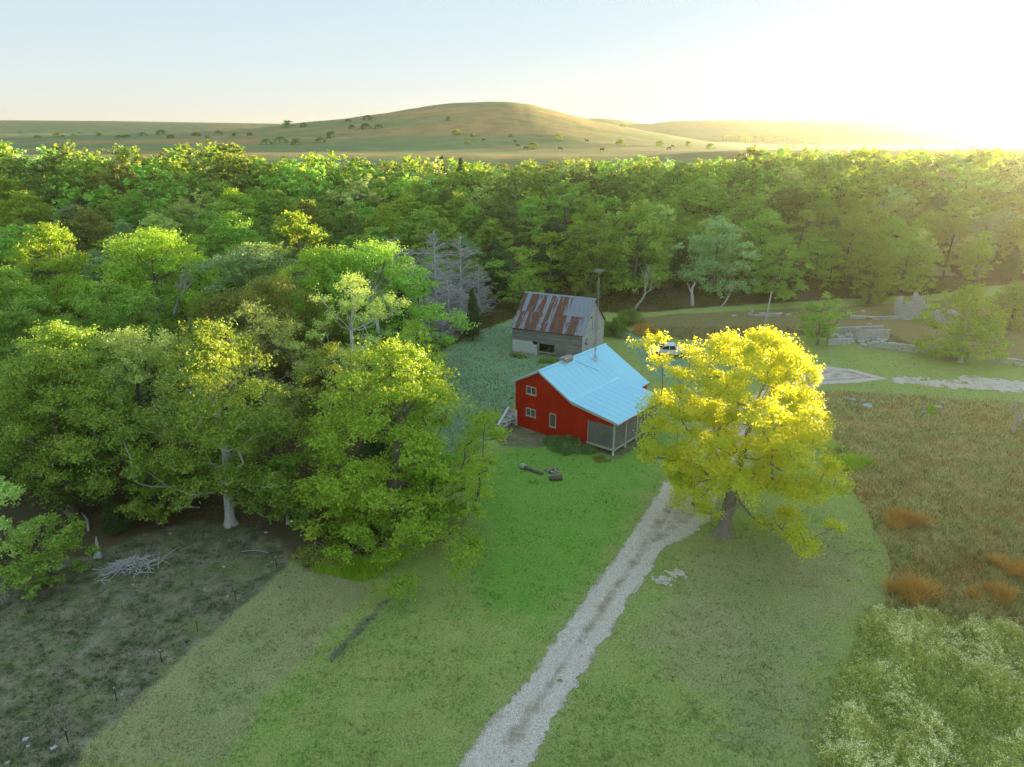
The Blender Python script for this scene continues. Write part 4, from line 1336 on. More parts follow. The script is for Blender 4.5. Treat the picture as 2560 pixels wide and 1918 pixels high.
# deck under the sheets so no light leaks
def deck(u0, z0, u1, z1, v0, v1):
    MB().add([(u0, v0, z0), (u1, v0, z1), (u1, v1, z1), (u0, v1, z0), (u0, v0, z0 - .05), (u1, v0, z1 - .05), (u1, v1, z1 - .05), (u0, v1, z0 - .05)],
             [(0, 1, 2, 3), (4, 7, 6, 5), (0, 4, 5, 1), (1, 5, 6, 2), (2, 6, 7, 3), (3, 7, 4, 0)]).build('roof_deck', M['frame_paint'], house)
deck(UL, ZL, UR, ZR, 0.0, L_)
deck(UR, ZR, UB, ZB, 0.0, LS)
deck(UR, ZR, UE, ZE, LS + 0.005, L_)
MB().add([(UB - .2, 0.01, ZB + .08), (US - .01, 0.01, ZS), (US - .01, LS, ZS), (UB - .2, LS, ZB + .08), (UB - .2, 0.01, ZB + .03), (US - .01, 0.01, ZS - .05), (US - .01, LS, ZS - .05), (UB - .2, LS, ZB + .03)],
         [(0, 1, 2, 3), (4, 7, 6, 5), (0, 4, 5, 1), (1, 5, 6, 2), (2, 6, 7, 3), (3, 7, 4, 0)]).build('porch_roof_deck', M['frame_paint'], house)
MB().prism([(UR - 0.16, ZR - 0.03), (UR, ZR + 0.075), (UR + 0.16, ZR - 0.035), (UR + 0.17, ZR + 0.0), (UR, ZR + 0.10), (UR - 0.17, ZR + 0.0)], -0.01, 4.2).build('ridge_cap', M['roof_sky_tint'], house)
MB().prism([(UR - 0.16, ZR - 0.03), (UR, ZR + 0.075), (UR + 0.16, ZR - 0.035), (UR + 0.17, ZR + 0.0), (UR, ZR + 0.10), (UR - 0.17, ZR + 0.0)], 5.75, L_ + 0.01).build('ridge_cap', M['roof_sky_tint'], house)
MB().prism([(UB - 0.36, ZB + 0.20), (UB - 0.08, ZB + 0.12), (UB - 0.08, ZB + 0.15), (UB - 0.36, ZB + 0.24)], 0.0, LS).build('flashing', M['roof_sky_tint'], house)
board((UR + 0.5, 5.9, main_z(UR + 0.5) + 0.07), (UR + 2.6, 7.6, main_z(UR + 2.6) + 0.075), 0.02, 0.02, 'cable', M['black'], house)
# chimney and stove pipe
ch = MB()
ch.prism([(UR - 0.42, ZR - 0.4), (UR + 0.42, ZR - 0.4), (UR + 0.42, ZR + 0.22), (UR - 0.42, ZR + 0.22)], 4.3, 5.65)
chimney = ch.build('chimney', M['mortar'], house)
MB().prism([(UR - 0.50, ZR + 0.222), (UR + 0.48, ZR + 0.222), (UR + 0.38, ZR + 0.32), (UR + 0.1, ZR + 0.40), (UR - 0.38, ZR + 0.33)], 4.2, 5.75).build('cap', M['stone'], chimney)
MB().prism([(UR - 0.7, ZR - 0.33), (UR, ZR + 0.12), (UR + 0.7, ZR - 0.34), (UR + 0.7, ZR - 0.30), (UR, ZR + 0.17), (UR - 0.7, ZR - 0.28)], 4.15, 4.28).build('chimney_flashing', M['white_paint'], chimney)
pu, pv = 4.42, 8.86
pz = main_z(pu)
pipe = MB().tube([(pu, pv, pz - 0.1), (pu, pv, pz + 1.05)], [0.14, 0.14], 14).build('stove_pipe', M['galv'], house, True)
MB().tube([(pu, pv, pz + 1.03), (pu, pv, pz + 1.30)], [0.085, 0.085], 12).build('inner_pipe', M['galv'], pipe, True)
MB().tube([(pu, pv, pz + 1.30), (pu, pv, pz + 1.40), (pu, pv, pz + 1.46)], [0.17, 0.16, 0.03], 12).build('cap', M['galv'], pipe)
MB().tube([(pu, pv, pz - 0.05), (pu, pv, pz + 0.14), (pu, pv, pz + 0.30)], [0.34, 0.24, 0.15], 12).build('pipe_flashing', M['galv'], pipe)
# windows
def window(u0, u1, z0, z1, lights, parent, v=0.30):
    fw = 0.075
    fr = MB()
    fr.box((u0, v - 0.075, z0), (u0 + fw, v + 0.02, z1)); fr.box((u1 - fw, v - 0.075, z0), (u1, v + 0.02, z1))
    fr.box((u0 + fw, v - 0.074, z1 - fw), (u1 - fw, v + 0.02, z1)); fr.box((u0 + fw, v - 0.074, z0), (u1 - fw, v + 0.02, z0 + fw))
    root = fr.build('window', M['frame_paint'], parent)
    MB().box((u0 - 0.04, v - 0.12, z0 - 0.05), (u1 + 0.04, v - 0.004, z0 - 0.002)).build('sill', M['frame_paint'], root)
    w = (u1 - u0 - 2 * fw)
    for k in range(lights):
        a = u0 + fw + w * k / lights; b = u0 + fw + w * (k + 1) / lights
        MB().box((a + 0.005, v - 0.032, z0 + fw), (b - 0.005, v - 0.025, z1 - fw)).build('pane', M['pane'], root)
        if k:
            MB().box((a - 0.035, v - 0.068, z0 + fw), (a + 0.035, v - 0.004, z1 - fw)).build('mullion', M['white_paint'], root)
window(1.50, 2.79, 4.05, 4.93, 2, house)
window(1.46, 2.75, 1.57, 2.45, 2, house)
window(4.59, 5.37, 1.12, 2.62, 1, house)
# screened porch
MB().box((9.16, 0.30, 0.46), (12.36, LS - 0.25, 0.62)).build('porch_floor', M['wood_pale'], house)
MB().box((9.2, 0.24, 0.50), (12.42, 0.297, 0.72)).build('rim_board', M['wood_pale'], house)
MB().box((12.363, 0.31, 0.50), (12.42, LS - 0.25, 0.72)).build('rim_board', M['wood_pale'], house)
for v_ in (0.36, 2.66, 4.86, 6.95, 9.08):
    MB().box((12.22, v_ - 0.06, 0.722), (12.34, v_ + 0.06, roof_z(12.3) - 0.06)).build('post', M['frame_paint'], house)
    MB().box((12.20, v_ - 0.08, -0.35), (12.36, v_ + 0.08, 0.455)).build('pier', M['white_paint'], house)
for v_ in (2.66, 4.86, 6.95, 9.08):
    MB().box((10.6, v_ - 0.08, -0.35), (10.76, v_ + 0.08, 0.455)).build('pier', M['white_paint'], house)
MB().box((9.33, 0.325, 0.725), (12.20, 0.335, 3.045)).build('screen', M['screen'], house)
for a, b in ((0.43, 2.59), (2.73, 4.79), (4.93, 6.88), (7.02, 9.01)):
    MB().box((12.275, a, 0.725), (12.285, b, 3.30)).build('screen', M['screen'], house)
MB().box((9.28, 0.29, 0.65), (9.33, 0.36, 3.048)).build('post', M['frame_paint'], house)

# ---- the barn
BX, BY, BT = -0.224, 98.492, -0.441
BW, BD, BE, BR = 11.03, 10.05, 3.55, 7.78
barn = empty('barn', (BX, BY, 0.0), BT)
tag(barn, 'weathered grey timber barn with rusty corrugated roof and whitewashed stone corner', 'barn')
x0b, x1b, y0b, y1b = 0.22, BW - 0.20, 0.25, BD - 0.2
rr = random.Random(5)
def plank_front(u0, u1, z0, z1, v=y0b, t=0.03):
    jit = rr.uniform(-0.012, 0.012)
    MB().box((u0 + 0.004, v + jit - t, z0 + 0.006), (u1 - 0.004, v + jit, z1 - 0.006)).build('plank', M['wood_grey'], barn)
z = 0.0
row = 0
while z < BE - 0.12:
    z1_ = min(z + 0.185, BE - 0.02)
    spans = []
    if z >= 1.76: spans = [(x0b, x1b)]
    else: spans = [(6.95, x1b)]
    for (a, b) in spans:
        cuts = [a]
        c = a + rr.uniform(1.5, 4.0)
        while c < b - 1.0:
            cuts.append(c); c += rr.uniform(2.4, 4.2)
        cuts.append(b)
        for i in range(len(cuts) - 1):
            plank_front(cuts[i], cuts[i + 1], z, z1_)
    z += 0.185; row += 1
# framing of the doorway
for (a, b, c, d) in ((4.12, 4.42, -0.2, 1.80), (6.78, 6.94, -0.2, 1.80)):
    MB().box((a, y0b - 0.06, c), (b, y0b + 0.10, d)).build('door_post', M['wood_grey'], barn)
MB().box((4.42, y0b - 0.05, 1.70), (6.78, y0b + 0.08, 1.79)).build('lintel', M['wood_grey'], barn)
MB().box((4.30, y0b - 0.10, 0.40), (6.88, y0b - 0.062, 0.54)).build('door_rail', M['wood_pale'], barn)
MB().box((5.85, y0b - 0.06, -0.1), (5.95, y0b - 0.02, 0.40)).build('door_rail', M['wood_pale'], barn)
MB().box((3.36, y0b - 0.04, 1.42), (4.12, y0b + 0.02, 1.47)).build('window_sill', M['wood_grey'], barn)
# whitewashed stones, left of the doorway
stone_meshes = []
def rock_mesh(seed, name='stone', sub=1):
    r_ = random.Random(seed)
    import bmesh
    bm = bmesh.new()
    bmesh.ops.create_cube(bm, size=1.0)
    bmesh.ops.bevel(bm, geom=bm.edges[:], offset=0.16, segments=1, affect='EDGES')
    for v_ in bm.verts:
        v_.co += Vector((r_.uniform(-1, 1), r_.uniform(-1, 1), r_.uniform(-1, 1))) * 0.06
    m = bpy.data.meshes.new(name); bm.to_mesh(m); bm.free()
    return m
ROCKS = [rock_mesh(i) for i in range(6)]
ROCKSW = [rock_mesh(i + 20) for i in range(6)]
for m_ in ROCKS: m_.materials.append(M['stone'])
for m_ in ROCKSW: m_.materials.append(M['stone_white'])
ROCKSB = [rock_mesh(i + 40) for i in range(6)]
for m_ in ROCKSB: m_.materials.append(M['whitewash'])
def stone(parent, loc, size, rz=0.0, white=False, tilt=0.0, name='stone'):
    o = link(name, random.choice(ROCKSB if white == 2 else (ROCKSW if white else ROCKS)), None, parent)
    o.location = loc; o.scale = size; o.rotation_euler = (random.uniform(-tilt, tilt), random.uniform(-tilt, tilt), rz)
    return o
MB().box((x0b, y0b + 0.03, -0.3), (4.11, y0b + 0.35, 1.40)).build('stone_core', M['whitewash'], barn)
MB().box((x0b, y0b + 0.031, 1.402), (3.35, y0b + 0.349, 1.735)).build('stone_core', M['whitewash'], barn)
zz = -0.10
while zz < 1.70:
    hgt = rr.uniform(0.15, 0.24)
    lim = 4.11 if zz + hgt < 1.44 else 3.34
    xx = x0b
    while xx < lim - 0.05:
        wd = min(rr.uniform(0.25, 0.6), lim - xx)
        stone(barn, (xx + wd / 2, y0b + 0.06, zz + hgt / 2), (wd - 0.015, 0.26 + rr.uniform(-0.03, 0.03), hgt - 0.012), 0, 2)
        xx += wd
    zz += hgt
# gable end seen from the yard, boards lapped one over the other
def gz(v):
    return BE + (BR - BE) * (1 - abs(v - BD / 2) / (BD / 2))
z = 0.0
missing = {(17, 0), (18, 1), (9, 1), (27, 0)}
row = 0
while z < BR - 0.35:
    z1_ = z + 0.20
    zt = max(BE, z1_) 
    half = (BD / 2) * (1 - max(0, z1_ - BE) / (BR - BE)) - 0.12
    a, b = max(y0b, BD / 2 - half), min(y1b, BD / 2 + half)
    if b - a > 0.25:
        cuts = [a, b] if b - a < 3 else [a, a + (b - a) * rr.uniform(0.3, 0.7), b]
        for i in range(len(cuts) - 1):
            g0, g1 = cuts[i], cuts[i + 1]
            if row in (8, 10, 12, 26) and i == 0:            # boards that have slipped or gone
                w0 = g0 + (g1 - g0) * rr.uniform(0.2, 0.5); w1 = w0 + rr.uniform(0.5, 1.1)
                segs = [(g0, w0), (min(w1, g1 - 0.05), g1)]
            else:
                segs = [(g0, g1)]
            for (s0, s1) in segs:
                if s1 - s0 < 0.05: continue
                j_ = rr.uniform(0, 0.015)
                MB().box((x1b - 0.03 + j_, s0 + 0.004, z + 0.005), (x1b + j_, s1 - 0.004, z1_ - 0.006)).build('plank', M['wood_white'], barn)
    z += 0.20; row += 1
for k in range(3):                                           # loft door
    MB().box((x1b + 0.02, 4.55 + k * 0.27, 3.35), (x1b + 0.05, 4.80 + k * 0.27, 5.25)).build('loft_door_board', M['wood_white'], barn)
MB().box((x1b + 0.016, 4.42, 3.2), (x1b + 0.045, 4.53, 5.3)).build('loft_door_trim', M['wood_grey'], barn)
MB().box((x1b + 0.016, 5.37, 3.2), (x1b + 0.045, 5.48, 5.3)).build('loft_door_trim', M['wood_grey'], barn)
MB().prism([(y0b, -0.3), (y1b, -0.3), (y1b, BE - 0.1), (BD / 2, BR - 0.15), (y0b, BE - 0.1)], x0b, x0b + 0.06, 'yz').build('end_wall', M['wood_grey'], barn)
MB().box((x0b, y1b - 0.05, -0.3), (x1b, y1b, BE - 0.05)).build('back_wall', M['wood_grey'], barn)
MB().box((x1b - 0.16, y0b - 0.035, -0.2), (x1b + 0.035, y0b + 0.06, BE - 0.05)).build('corner_post', M['wood_grey'], barn)
for (a, b) in ((4.8, 2.5), (6.2, 3.2), (5.4, 5.0)):
    MB().box((a, b, -0.1), (a + 0.16, b + 0.16, 3.4)).build('inner_post', M['wood_grey'], barn)
board((4.8, 2.6, 0.2), (6.4, 2.8, 1.9), 0.05, 0.12, 'inner_brace', M['wood_pale'], barn)
# roof
ns = 17
for side in (0, 1):
    u0_, z0_, u1_, z1_ = (BD / 2, BR, 0.0, BE) if side == 0 else (BD / 2, BR, BD, BE)
    slope = Vector((0, u1_ - u0_, z1_ - z0_)); Ls = slope.length
    w = BW / ns
    cuts = [0.0, 0.52, 1.0]
    for c in range(2):
        m = corrugated(w - 0.004, Ls * (cuts[c + 1] - cuts[c]) + 0.05, w / 5, 0.012)
        m.materials.append(M['rust_light'])
        for i in range(ns):
            o = link('roof_sheet', m, None, barn)
            st = Vector((i * w, u0_, z0_ + 0.05)) + slope * cuts[c] + Vector((0, 0, 0.014 * (1 - c) + rr.uniform(0, 0.006)))
            if side == 0:
                o.matrix_local = frame_matrix(st + Vector((w, 0, 0)), (-1, 0, 0), slope)
            else:
                o.matrix_local = frame_matrix(st, (1, 0, 0), slope)
            if c == 0:
                mk = 'rust_none' if i >= 12 else ['rust_heavy', 'rust_none', 'rust_heavy', 'rust_heavy', 'rust_light', 'rust_heavy', 'rust_none', 'rust_heavy', 'rust_light', 'rust_heavy', 'rust_heavy', 'rust_light'][i]
            else:
                mk = ['rust_light', 'rust_heavy', 'rust_light', 'rust_heavy', 'rust_heavy', 'rust_heavy', 'rust_light', 'rust_heavy', 'rust_light', 'rust_heavy', 'rust_heavy', 'rust_heavy', 'rust_light', 'rust_heavy', 'rust_heavy', 'rust_light', 'rust_none'][i]
            o.material_slots[0].link = 'OBJECT'; o.material_slots[0].material = M[mk]
MB().prism([(BD / 2 - 0.2, BR - 0.1), (BD / 2, BR + 0.09), (BD / 2 + 0.2, BR - 0.1), (BD / 2 + 0.2, BR - 0.07), (BD / 2, BR + 0.12), (BD / 2 - 0.2, BR - 0.07)], -0.02, BW + 0.02, 'yz').build('ridge_cap', M['rust_none'], barn)
MB().add([(0.02, 0.0, BE), (0.02, BD / 2, BR), (0.02, BD, BE), (BW - .02, 0, BE), (BW - .02, BD / 2, BR), (BW - .02, BD, BE), (0.02, 0.0, BE - .06), (0.02, BD / 2, BR - .06), (0.02, BD, BE - .06), (BW - .02, 0, BE - .06), (BW - .02, BD / 2, BR - .06), (BW - .02, BD, BE - .06)],
         [(0, 3, 4, 1), (1, 4, 5, 2), (6, 7, 10, 9), (7, 8, 11, 10), (0, 6, 9, 3), (2, 5, 11, 8), (0, 1, 7, 6), (1, 2, 8, 7), (3, 9, 10, 4), (4, 10, 11, 5)]).build('roof_deck', M['wood_dark'], barn)
board((BW - 0.02, BD / 2, BR - 0.08), (BW - 0.02, BD, BE - 0.08), 0.035, 0.16, 'rake_board', M['rust_heavy'], barn)
board((BW - 0.02, 0, BE - 0.08), (BW - 0.02, BD / 2, BR - 0.08), 0.035, 0.14, 'rake_board', M['wood_grey'], barn)

# ---- antenna mast beside the barn
mp = Vector((12.25, 98.9, 0)); mp.z = tz(mp.x, mp.y)
mast = empty('antenna_mast', mp, 0.3)
tag(mast, 'tall triangular lattice mast carrying a television antenna beside the barn gable', 'antenna')
HM = 11.6
tri = [(0.17 * math.cos(a), 0.17 * math.sin(a)) for a in (0.5, 0.5 + 2.094, 0.5 + 4.189)]
for (a, b) in tri:
    MB().tube([(a, b, -0.2), (a, b, HM * 0.86), (a * 0.2, b * 0.2, HM * 0.93)], 0.022, 5).build('mast_leg', M['galv'], mast)
zz = 0.3
while zz < HM * 0.86:
    mbz = MB()
    for k in range(3):
        a, b = tri[k], tri[(k + 1) % 3]
        mbz.tube([(a[0], a[1], zz), (b[0], b[1], zz)], 0.012, 4); mbz.tube([(a[0], a[1], zz), (b[0], b[1], zz + 0.40)], 0.010, 4)
    mbz.build('mast_rung', M['galv'], mast)
    zz += 0.42
MB().tube([(0, 0, HM * 0.9), (0, 0, HM + 0.3)], 0.025, 6).build('mast_pole', M['galv'], mast)
for (zz, ang, L2, n2) in ((HM, 0.5, 1.9, 8), (HM + 0.22, 2.2, 1.2, 5)):
    c_, s_ = math.cos(ang), math.sin(ang)
    boom = MB().tube([(-c_ * L2 / 2, -s_ * L2 / 2, zz), (c_ * L2 / 2, s_ * L2 / 2, zz)], 0.02, 5).build('antenna_boom', M['galv'], mast)
    for k in range(n2):
        t = -0.5 + k / (n2 - 1)
        w = 0.95 - 0.45 * (k / (n2 - 1))
        MB().tube([(c_ * L2 * t - s_ * w, s_ * L2 * t + c_ * w, zz + 0.03), (c_ * L2 * t + s_ * w, s_ * L2 * t - c_ * w, zz + 0.03)], 0.012, 4).build('antenna_rod', M['galv'], boom)

# ---- rubble beside the house corner
U_ = Vector((math.cos(HT), math.sin(HT), 0)); V_ = Vector((-math.sin(HT), math.cos(HT), 0))
pile = empty('stone_pile', gp(1262, 1062), 0)
tag(pile, 'tumbled pile of whitish flat stones against the red house corner', 'stone pile')
p0, p1, p2 = gp(1240, 1085), gp(1291, 1062), gp(1274, 1036)
for k in range(95):
    a, b = random.random(), random.random()
    if a + b > 1: a, b = 1 - a, 1 - b
    q = p0 + (p1 - p0) * a + (p2 - p0) * b
    top = 0.15 + 1.2 * a + 0.5 * b
    stone(pile, (q.x - pile.location.x, q.y - pile.location.y, random.uniform(0.0, top)), (random.uniform(0.25, 0.6), random.uniform(0.2, 0.45), random.uniform(0.08, 0.2)), random.uniform(0, 6.28), True, 0.35)
pb = board(gp(1245, 1068) + Vector((0, 0, 0.25)), gp(1272, 1040) + Vector((0, 0, 1.1)), 0.28, 0.04, 'white_board', M['white_paint'], None)
tag(pb, 'long white board leaning on the whitish stone pile', 'board')

# ------------------------------------------------------------------ smaller things
# juniper beside the house
def shrub(name, label, c, rx, ry, h, n, leaf, mat, seed, rz=0.0, group=None, aspect=0.45, up=0.6):
    r = np.random.default_rng(seed)
    root = empty(name, (c.x, c.y, c.z), rz)
    nb = max(5, int(6 + rx * ry * 5))
    ba = r.uniform(0, 6.28, nb); bq = np.sqrt(r.random(nb)) * 0.85
    bx, by = np.cos(ba) * bq * rx, np.sin(ba) * bq * ry
    bh = h * np.sqrt(np.clip(1 - bq ** 2, 0.08, 1)) * r.uniform(0.65, 1.1, nb)
    br_ = np.minimum(min(rx, ry) * 0.5, 0.75) * r.uniform(0.7, 1.2, nb)
    wi = r.integers(0, nb, n)
    dv = r.normal(size=(n, 3)); dv /= np.linalg.norm(dv, axis=1, keepdims=True); dv[:, 2] = np.abs(dv[:, 2])
    rad_ = r.uniform(0.6, 1.08, n)
    p = np.stack([bx[wi] + dv[:, 0] * br_[wi] * rad_, by[wi] + dv[:, 1] * br_[wi] * rad_, np.maximum(0.03, bh[wi] - br_[wi] * (1 - dv[:, 2] * rad_) * np.minimum(1, bh[wi] / br_[wi]))], -1)
    low = r.random(n) < 0.25
    p[low, 2] *= r.random(low.sum())
    a = np.arctan2(dv[:, 1], dv[:, 0]); q = np.hypot(dv[:, 0], dv[:, 1]); z = p[:, 2]
    nn = r.normal(size=(n, 3)) * 0.6 + np.stack([np.cos(a) * q, np.sin(a) * q, np.full(n, up)], -1)
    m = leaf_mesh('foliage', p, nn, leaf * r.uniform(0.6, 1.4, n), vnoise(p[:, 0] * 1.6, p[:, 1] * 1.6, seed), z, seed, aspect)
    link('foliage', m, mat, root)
    st = MB()
    for k in range(7):
        t = random.uniform(0, 6.28)
        st.tube([(0, 0, -0.1), (math.cos(t) * rx * 0.3, math.sin(t) * ry * 0.3, h * 0.4), (math.cos(t) * rx * 0.7, math.sin(t) * ry * 0.7, h * 0.6)], [0.05, 0.03, 0.01], 4)
    st.build('stem', M['bark'], root)
    tag(root, label, 'shrub', group)
    return root
jm = leaf_mat('juniper', (0.06, 0.14, 0.04), (0.22, 0.36, 0.10), (0.12, 0.2, 0.03), 0.25, 0)
shrub('juniper_shrub', 'low spreading dark green juniper below the red house wall', gp(1425, 1118), 2.9, 1.8, 0.95, 7000, 0.24, jm, 301, -0.55)
shrub('dry_shrub', 'reddish dry weeds at the tip of the juniper beside the porch', gp(1500, 1148), 1.0, 0.7, 0.4, 900, 0.14, M['leaf_brown'], 302, -0.5)
shrub('round_shrub', 'rounded green bush against the barn gable', gp(1535, 842), 2.2, 1.9, 2.9, 4200, 0.26, M['leaf_dark'], 303)
shrub('round_shrub', 'low green bush behind the barn bush', gp(1572, 812), 2.6, 2.2, 2.6, 3600, 0.28, M['leaf_green'], 304)
shrub('red_shrub', 'rust-red thicket at the edge of the brown field', gp(1612, 835), 2.4, 1.6, 1.7, 3000, 0.24, M['grass_orange'], 305)
shrub('weed_clump', 'dark weeds along the whitewashed barn corner', gp(1290, 893), 1.9, 0.6, 0.7, 1500, 0.17, M['leaf_brown'], 306, -0.44)
shrub('weed_clump', 'green weeds before the barn doorway', gp(1375, 908), 2.4, 0.8, 0.8, 2400, 0.18, M['leaf_green'], 307, -0.44)
shrub('bank_shrub', 'brown-green brush at the foot of the broad tree', gp(830, 1400), 3.0, 1.6, 1.3, 4200, 0.17, M['leaf_brown'], 308, 0.0)
shrub('bank_shrub', 'leafy brush under the lawn-side broad tree', gp(960, 1340), 3.2, 2.2, 2.2, 5200, 0.20, M['leaf_olive'], 309, 0.6)
yc = gp(2080, 1125)
shrub('yucca', 'pale spiky yucca-like plant in the red-brown field', yc, 1.3, 1.1, 1.0, 700, 0.5, M['leaf_pale'], 310, aspect=0.16)
shrub('yellow_plant', 'yellow-green spiky plant among the field rocks', gp(2325, 1032), 0.7, 0.6, 0.9, 300, 0.45, M['grass_tall'], 311, aspect=0.14)
# orange grass clumps of the field
def grass_clump(px, py, rx, h, n, label, seed, mat='grass_orange'):
    c = gp(px, py)
    r = np.random.default_rng(seed)
    cl = r.normal(size=(9, 2)) * rx * 0.36; wi = r.integers(0, 9, n)
    x = cl[wi, 0] + r.normal(size=n) * rx * 0.16 + c.x; y = cl[wi, 1] * 0.8 + r.normal(size=n) * rx * 0.14 + c.y
    v, t = blades(x, y, h * r.uniform(0.5, 1.1, n), r.uniform(0.06, 0.13, n), 0.8, seed)
    va = np.stack([r.random(n), vnoise(x, y, seed), x * 0, x * 0 + 1], -1)
    m = np_mesh('grass_clump', v - np.array([c.x, c.y, c.z]), None, t, {'var': np.repeat(va, 3, 0)})
    o = link('grass_clump', m, M[mat])
    o.location = c
    tag(o, label, 'grass clump')
grass_clump(2255, 1305, 2.0, 1.1, 1100, 'broad orange tall-grass clump by the mown lawn edge', 321)
grass_clump(2290, 1490, 1.7, 1.2, 1000, 'bright orange-yellow grass clump above the flowering weeds', 322)
grass_clump(2480, 1495, 1.5, 0.9, 600, 'thin yellow grass clump in the red-brown field', 323)
grass_clump(2545, 1435, 1.6, 1.0, 700, 'rust-red grass clump at the field side', 324)
grass_clump(2120, 1160, 1.8, 0.8, 1500, 'green tall-grass clump beneath the golden tree', 325, 'grass_tall')

# log, stump and stones on the lawn
lp = gp(1333, 1180)
log_a = empty('cut_log', lp, R(-38))
MB().tube([(-1.0, 0, 0.17), (-0.3, 0.02, 0.16), (0.5, 0, 0.15), (1.1, 0.05, 0.12)], [0.19, 0.17, 0.16, 0.12], 10).build('bark', M['bark'], log_a, True)
MB().tube([(-1.45, 0, 0.24), (-0.98, 0, 0.22)], [0.27, 0.25], 12).build('log_end', M['bark_pale'], log_a, True)
tag(log_a, 'grey split log lying on the lawn near the juniper', 'log')
sp = gp(1393, 1200)
log_b = empty('sawn_stump', sp, R(12))
MB().tube([(-0.75, 0, 0.22), (-0.2, 0.03, 0.24), (0.45, 0, 0.23)], [0.20, 0.27, 0.24], 12).build('bark', M['bark'], log_b, True)
MB().tube([(0.45, 0, 0.23), (0.49, 0, 0.23)], [0.19, 0.18], 12).build('cut_face', M['wood_pale'], log_b)
tag(log_b, 'thick sawn log with pale cut face lying on the lawn', 'log')
fp = gp(1382, 1178)
pit = empty('fire_pit', fp, 0)
for k in range(26):
    a = random.uniform(0, 6.28); q = random.uniform(0.2, 0.75)
    stone(pit, (math.cos(a) * q, math.sin(a) * q * 0.8, random.uniform(0.02, 0.14)), (random.uniform(0.12, 0.28), random.uniform(0.1, 0.2), random.uniform(0.07, 0.15)), random.uniform(0, 6.28), False, 0.4)
MB().tube([(0, 0, -0.05), (0, 0, 0.05)], [0.8, 0.55], 18).build('ash_bed', M['wood_dark'], pit)
tag(pit, 'small ring of stones and ash between two logs on the lawn', 'fire pit')
shrub('weed_clump', 'little green weeds beside the split log', gp(1335, 1205), 0.5, 0.4, 0.35, 260, 0.13, M['leaf_bright'], 326)

# brush pile, stump, fallen branches in the bare pasture
bp = gp(325, 1425)
brush = empty('brush_pile', bp, R(25))
r = np.random.default_rng(61)
for k in range(150):
    a = r.uniform(0, 3.14)
    L2 = r.uniform(0.5, 1.7)
    cx, cy = r.normal() * 1.0, r.normal() * 0.5
    cz = max(0.05, 0.55 * math.exp(-(cx / 1.6) ** 2 - (cy / 0.9) ** 2) + r.normal() * 0.12)
    d = Vector((math.cos(a) * L2 / 2, math.sin(a) * L2 / 2, r.normal() * 0.15))
    c = Vector((cx, cy, cz + 0.1))
    k_ = Vector((r.normal() * 0.06, r.normal() * 0.06, r.normal() * 0.06))
    w = r.uniform(0.012, 0.04)
    MB().tube([c - d, c + k_, c + d], [w, w * 0.9, w * 0.4], 4, cap=False).build('stick', M['bark_dead'], brush)
tag(brush, 'heap of grey dry sticks on the bare pasture', 'brush pile')
st = gp(247, 1392)
MBs = MB().tube([(0, 0, -0.15), (0, 0, 0.1), (0.05, 0, 0.5), (0.02, 0.05, 1.0), (0.1, 0.05, 1.7)], [0.42, 0.26, 0.18, 0.13, 0.03], 10, lambda i, a: 1 + 0.2 * math.sin(3 * a) * (1 if i < 2 else 0.4))
o = MBs.build('tree_stump', M['bark_pale'], None, True); o.location = st
tag(o, 'pale jagged broken stump behind the stick heap', 'stump')
def fallen(pa, pb, w, label, name='fallen_log', mat='bark_pale', lift=0.12):
    a, b = gp(*pa), gp(*pb)
    m = (a + b) / 2 + Vector((0.1, 0.2, 0.05))
    o = MB().tube([Vector((0, 0, lift)), m - a + Vector((0, 0, lift)), b - a + Vector((0, 0, lift))], [w, w * 0.9, w * 0.6], 7).build(name, M[mat], None, True)
    o.location = a
    tag(o, label, 'log')
fallen((415, 1278), (500, 1272), 0.11, 'long pale fallen log at the dark wood edge')
fallen((605, 1382), (672, 1386), 0.03, 'thin pale branch lying on the bare pasture', 'fallen_branch')
fallen((405, 1400), (450, 1370), 0.03, 'forked thin branch lying beside the stick heap', 'fallen_branch')
fallen((752, 1257), (768, 1220), 0.09, 'short white trunk leaning in the dark woods', 'leaning_log', lift=0.5)
fallen((222, 1330), (205, 1285), 0.10, 'crooked pale stem at the dark wood edge', 'fallen_branch')
# steel fence posts between pasture and lawn
for i, (px, py) in enumerate(((692, 1420), (590, 1502), (495, 1578), (405, 1656), (292, 1752), (172, 1858))):
    p = gp(px, py)
    f = empty('fence_post', p, random.uniform(0, 3))
    MB().box((-0.025, -0.006, -0.3), (0.025, 0.006, 0.85)).box((-0.005, 0.006, -0.3), (0.005, 0.035, 0.85)).build('post', M['rust_post'], f)
    MB().box((-0.025, -0.0065, 0.852), (0.025, 0.0065, 0.95)).build('white_tip', M['white_paint'], f)
    tag(f, 'thin dark steel fence post between the bare pasture and lawn', 'fence post', 'steel posts along the pasture fence')
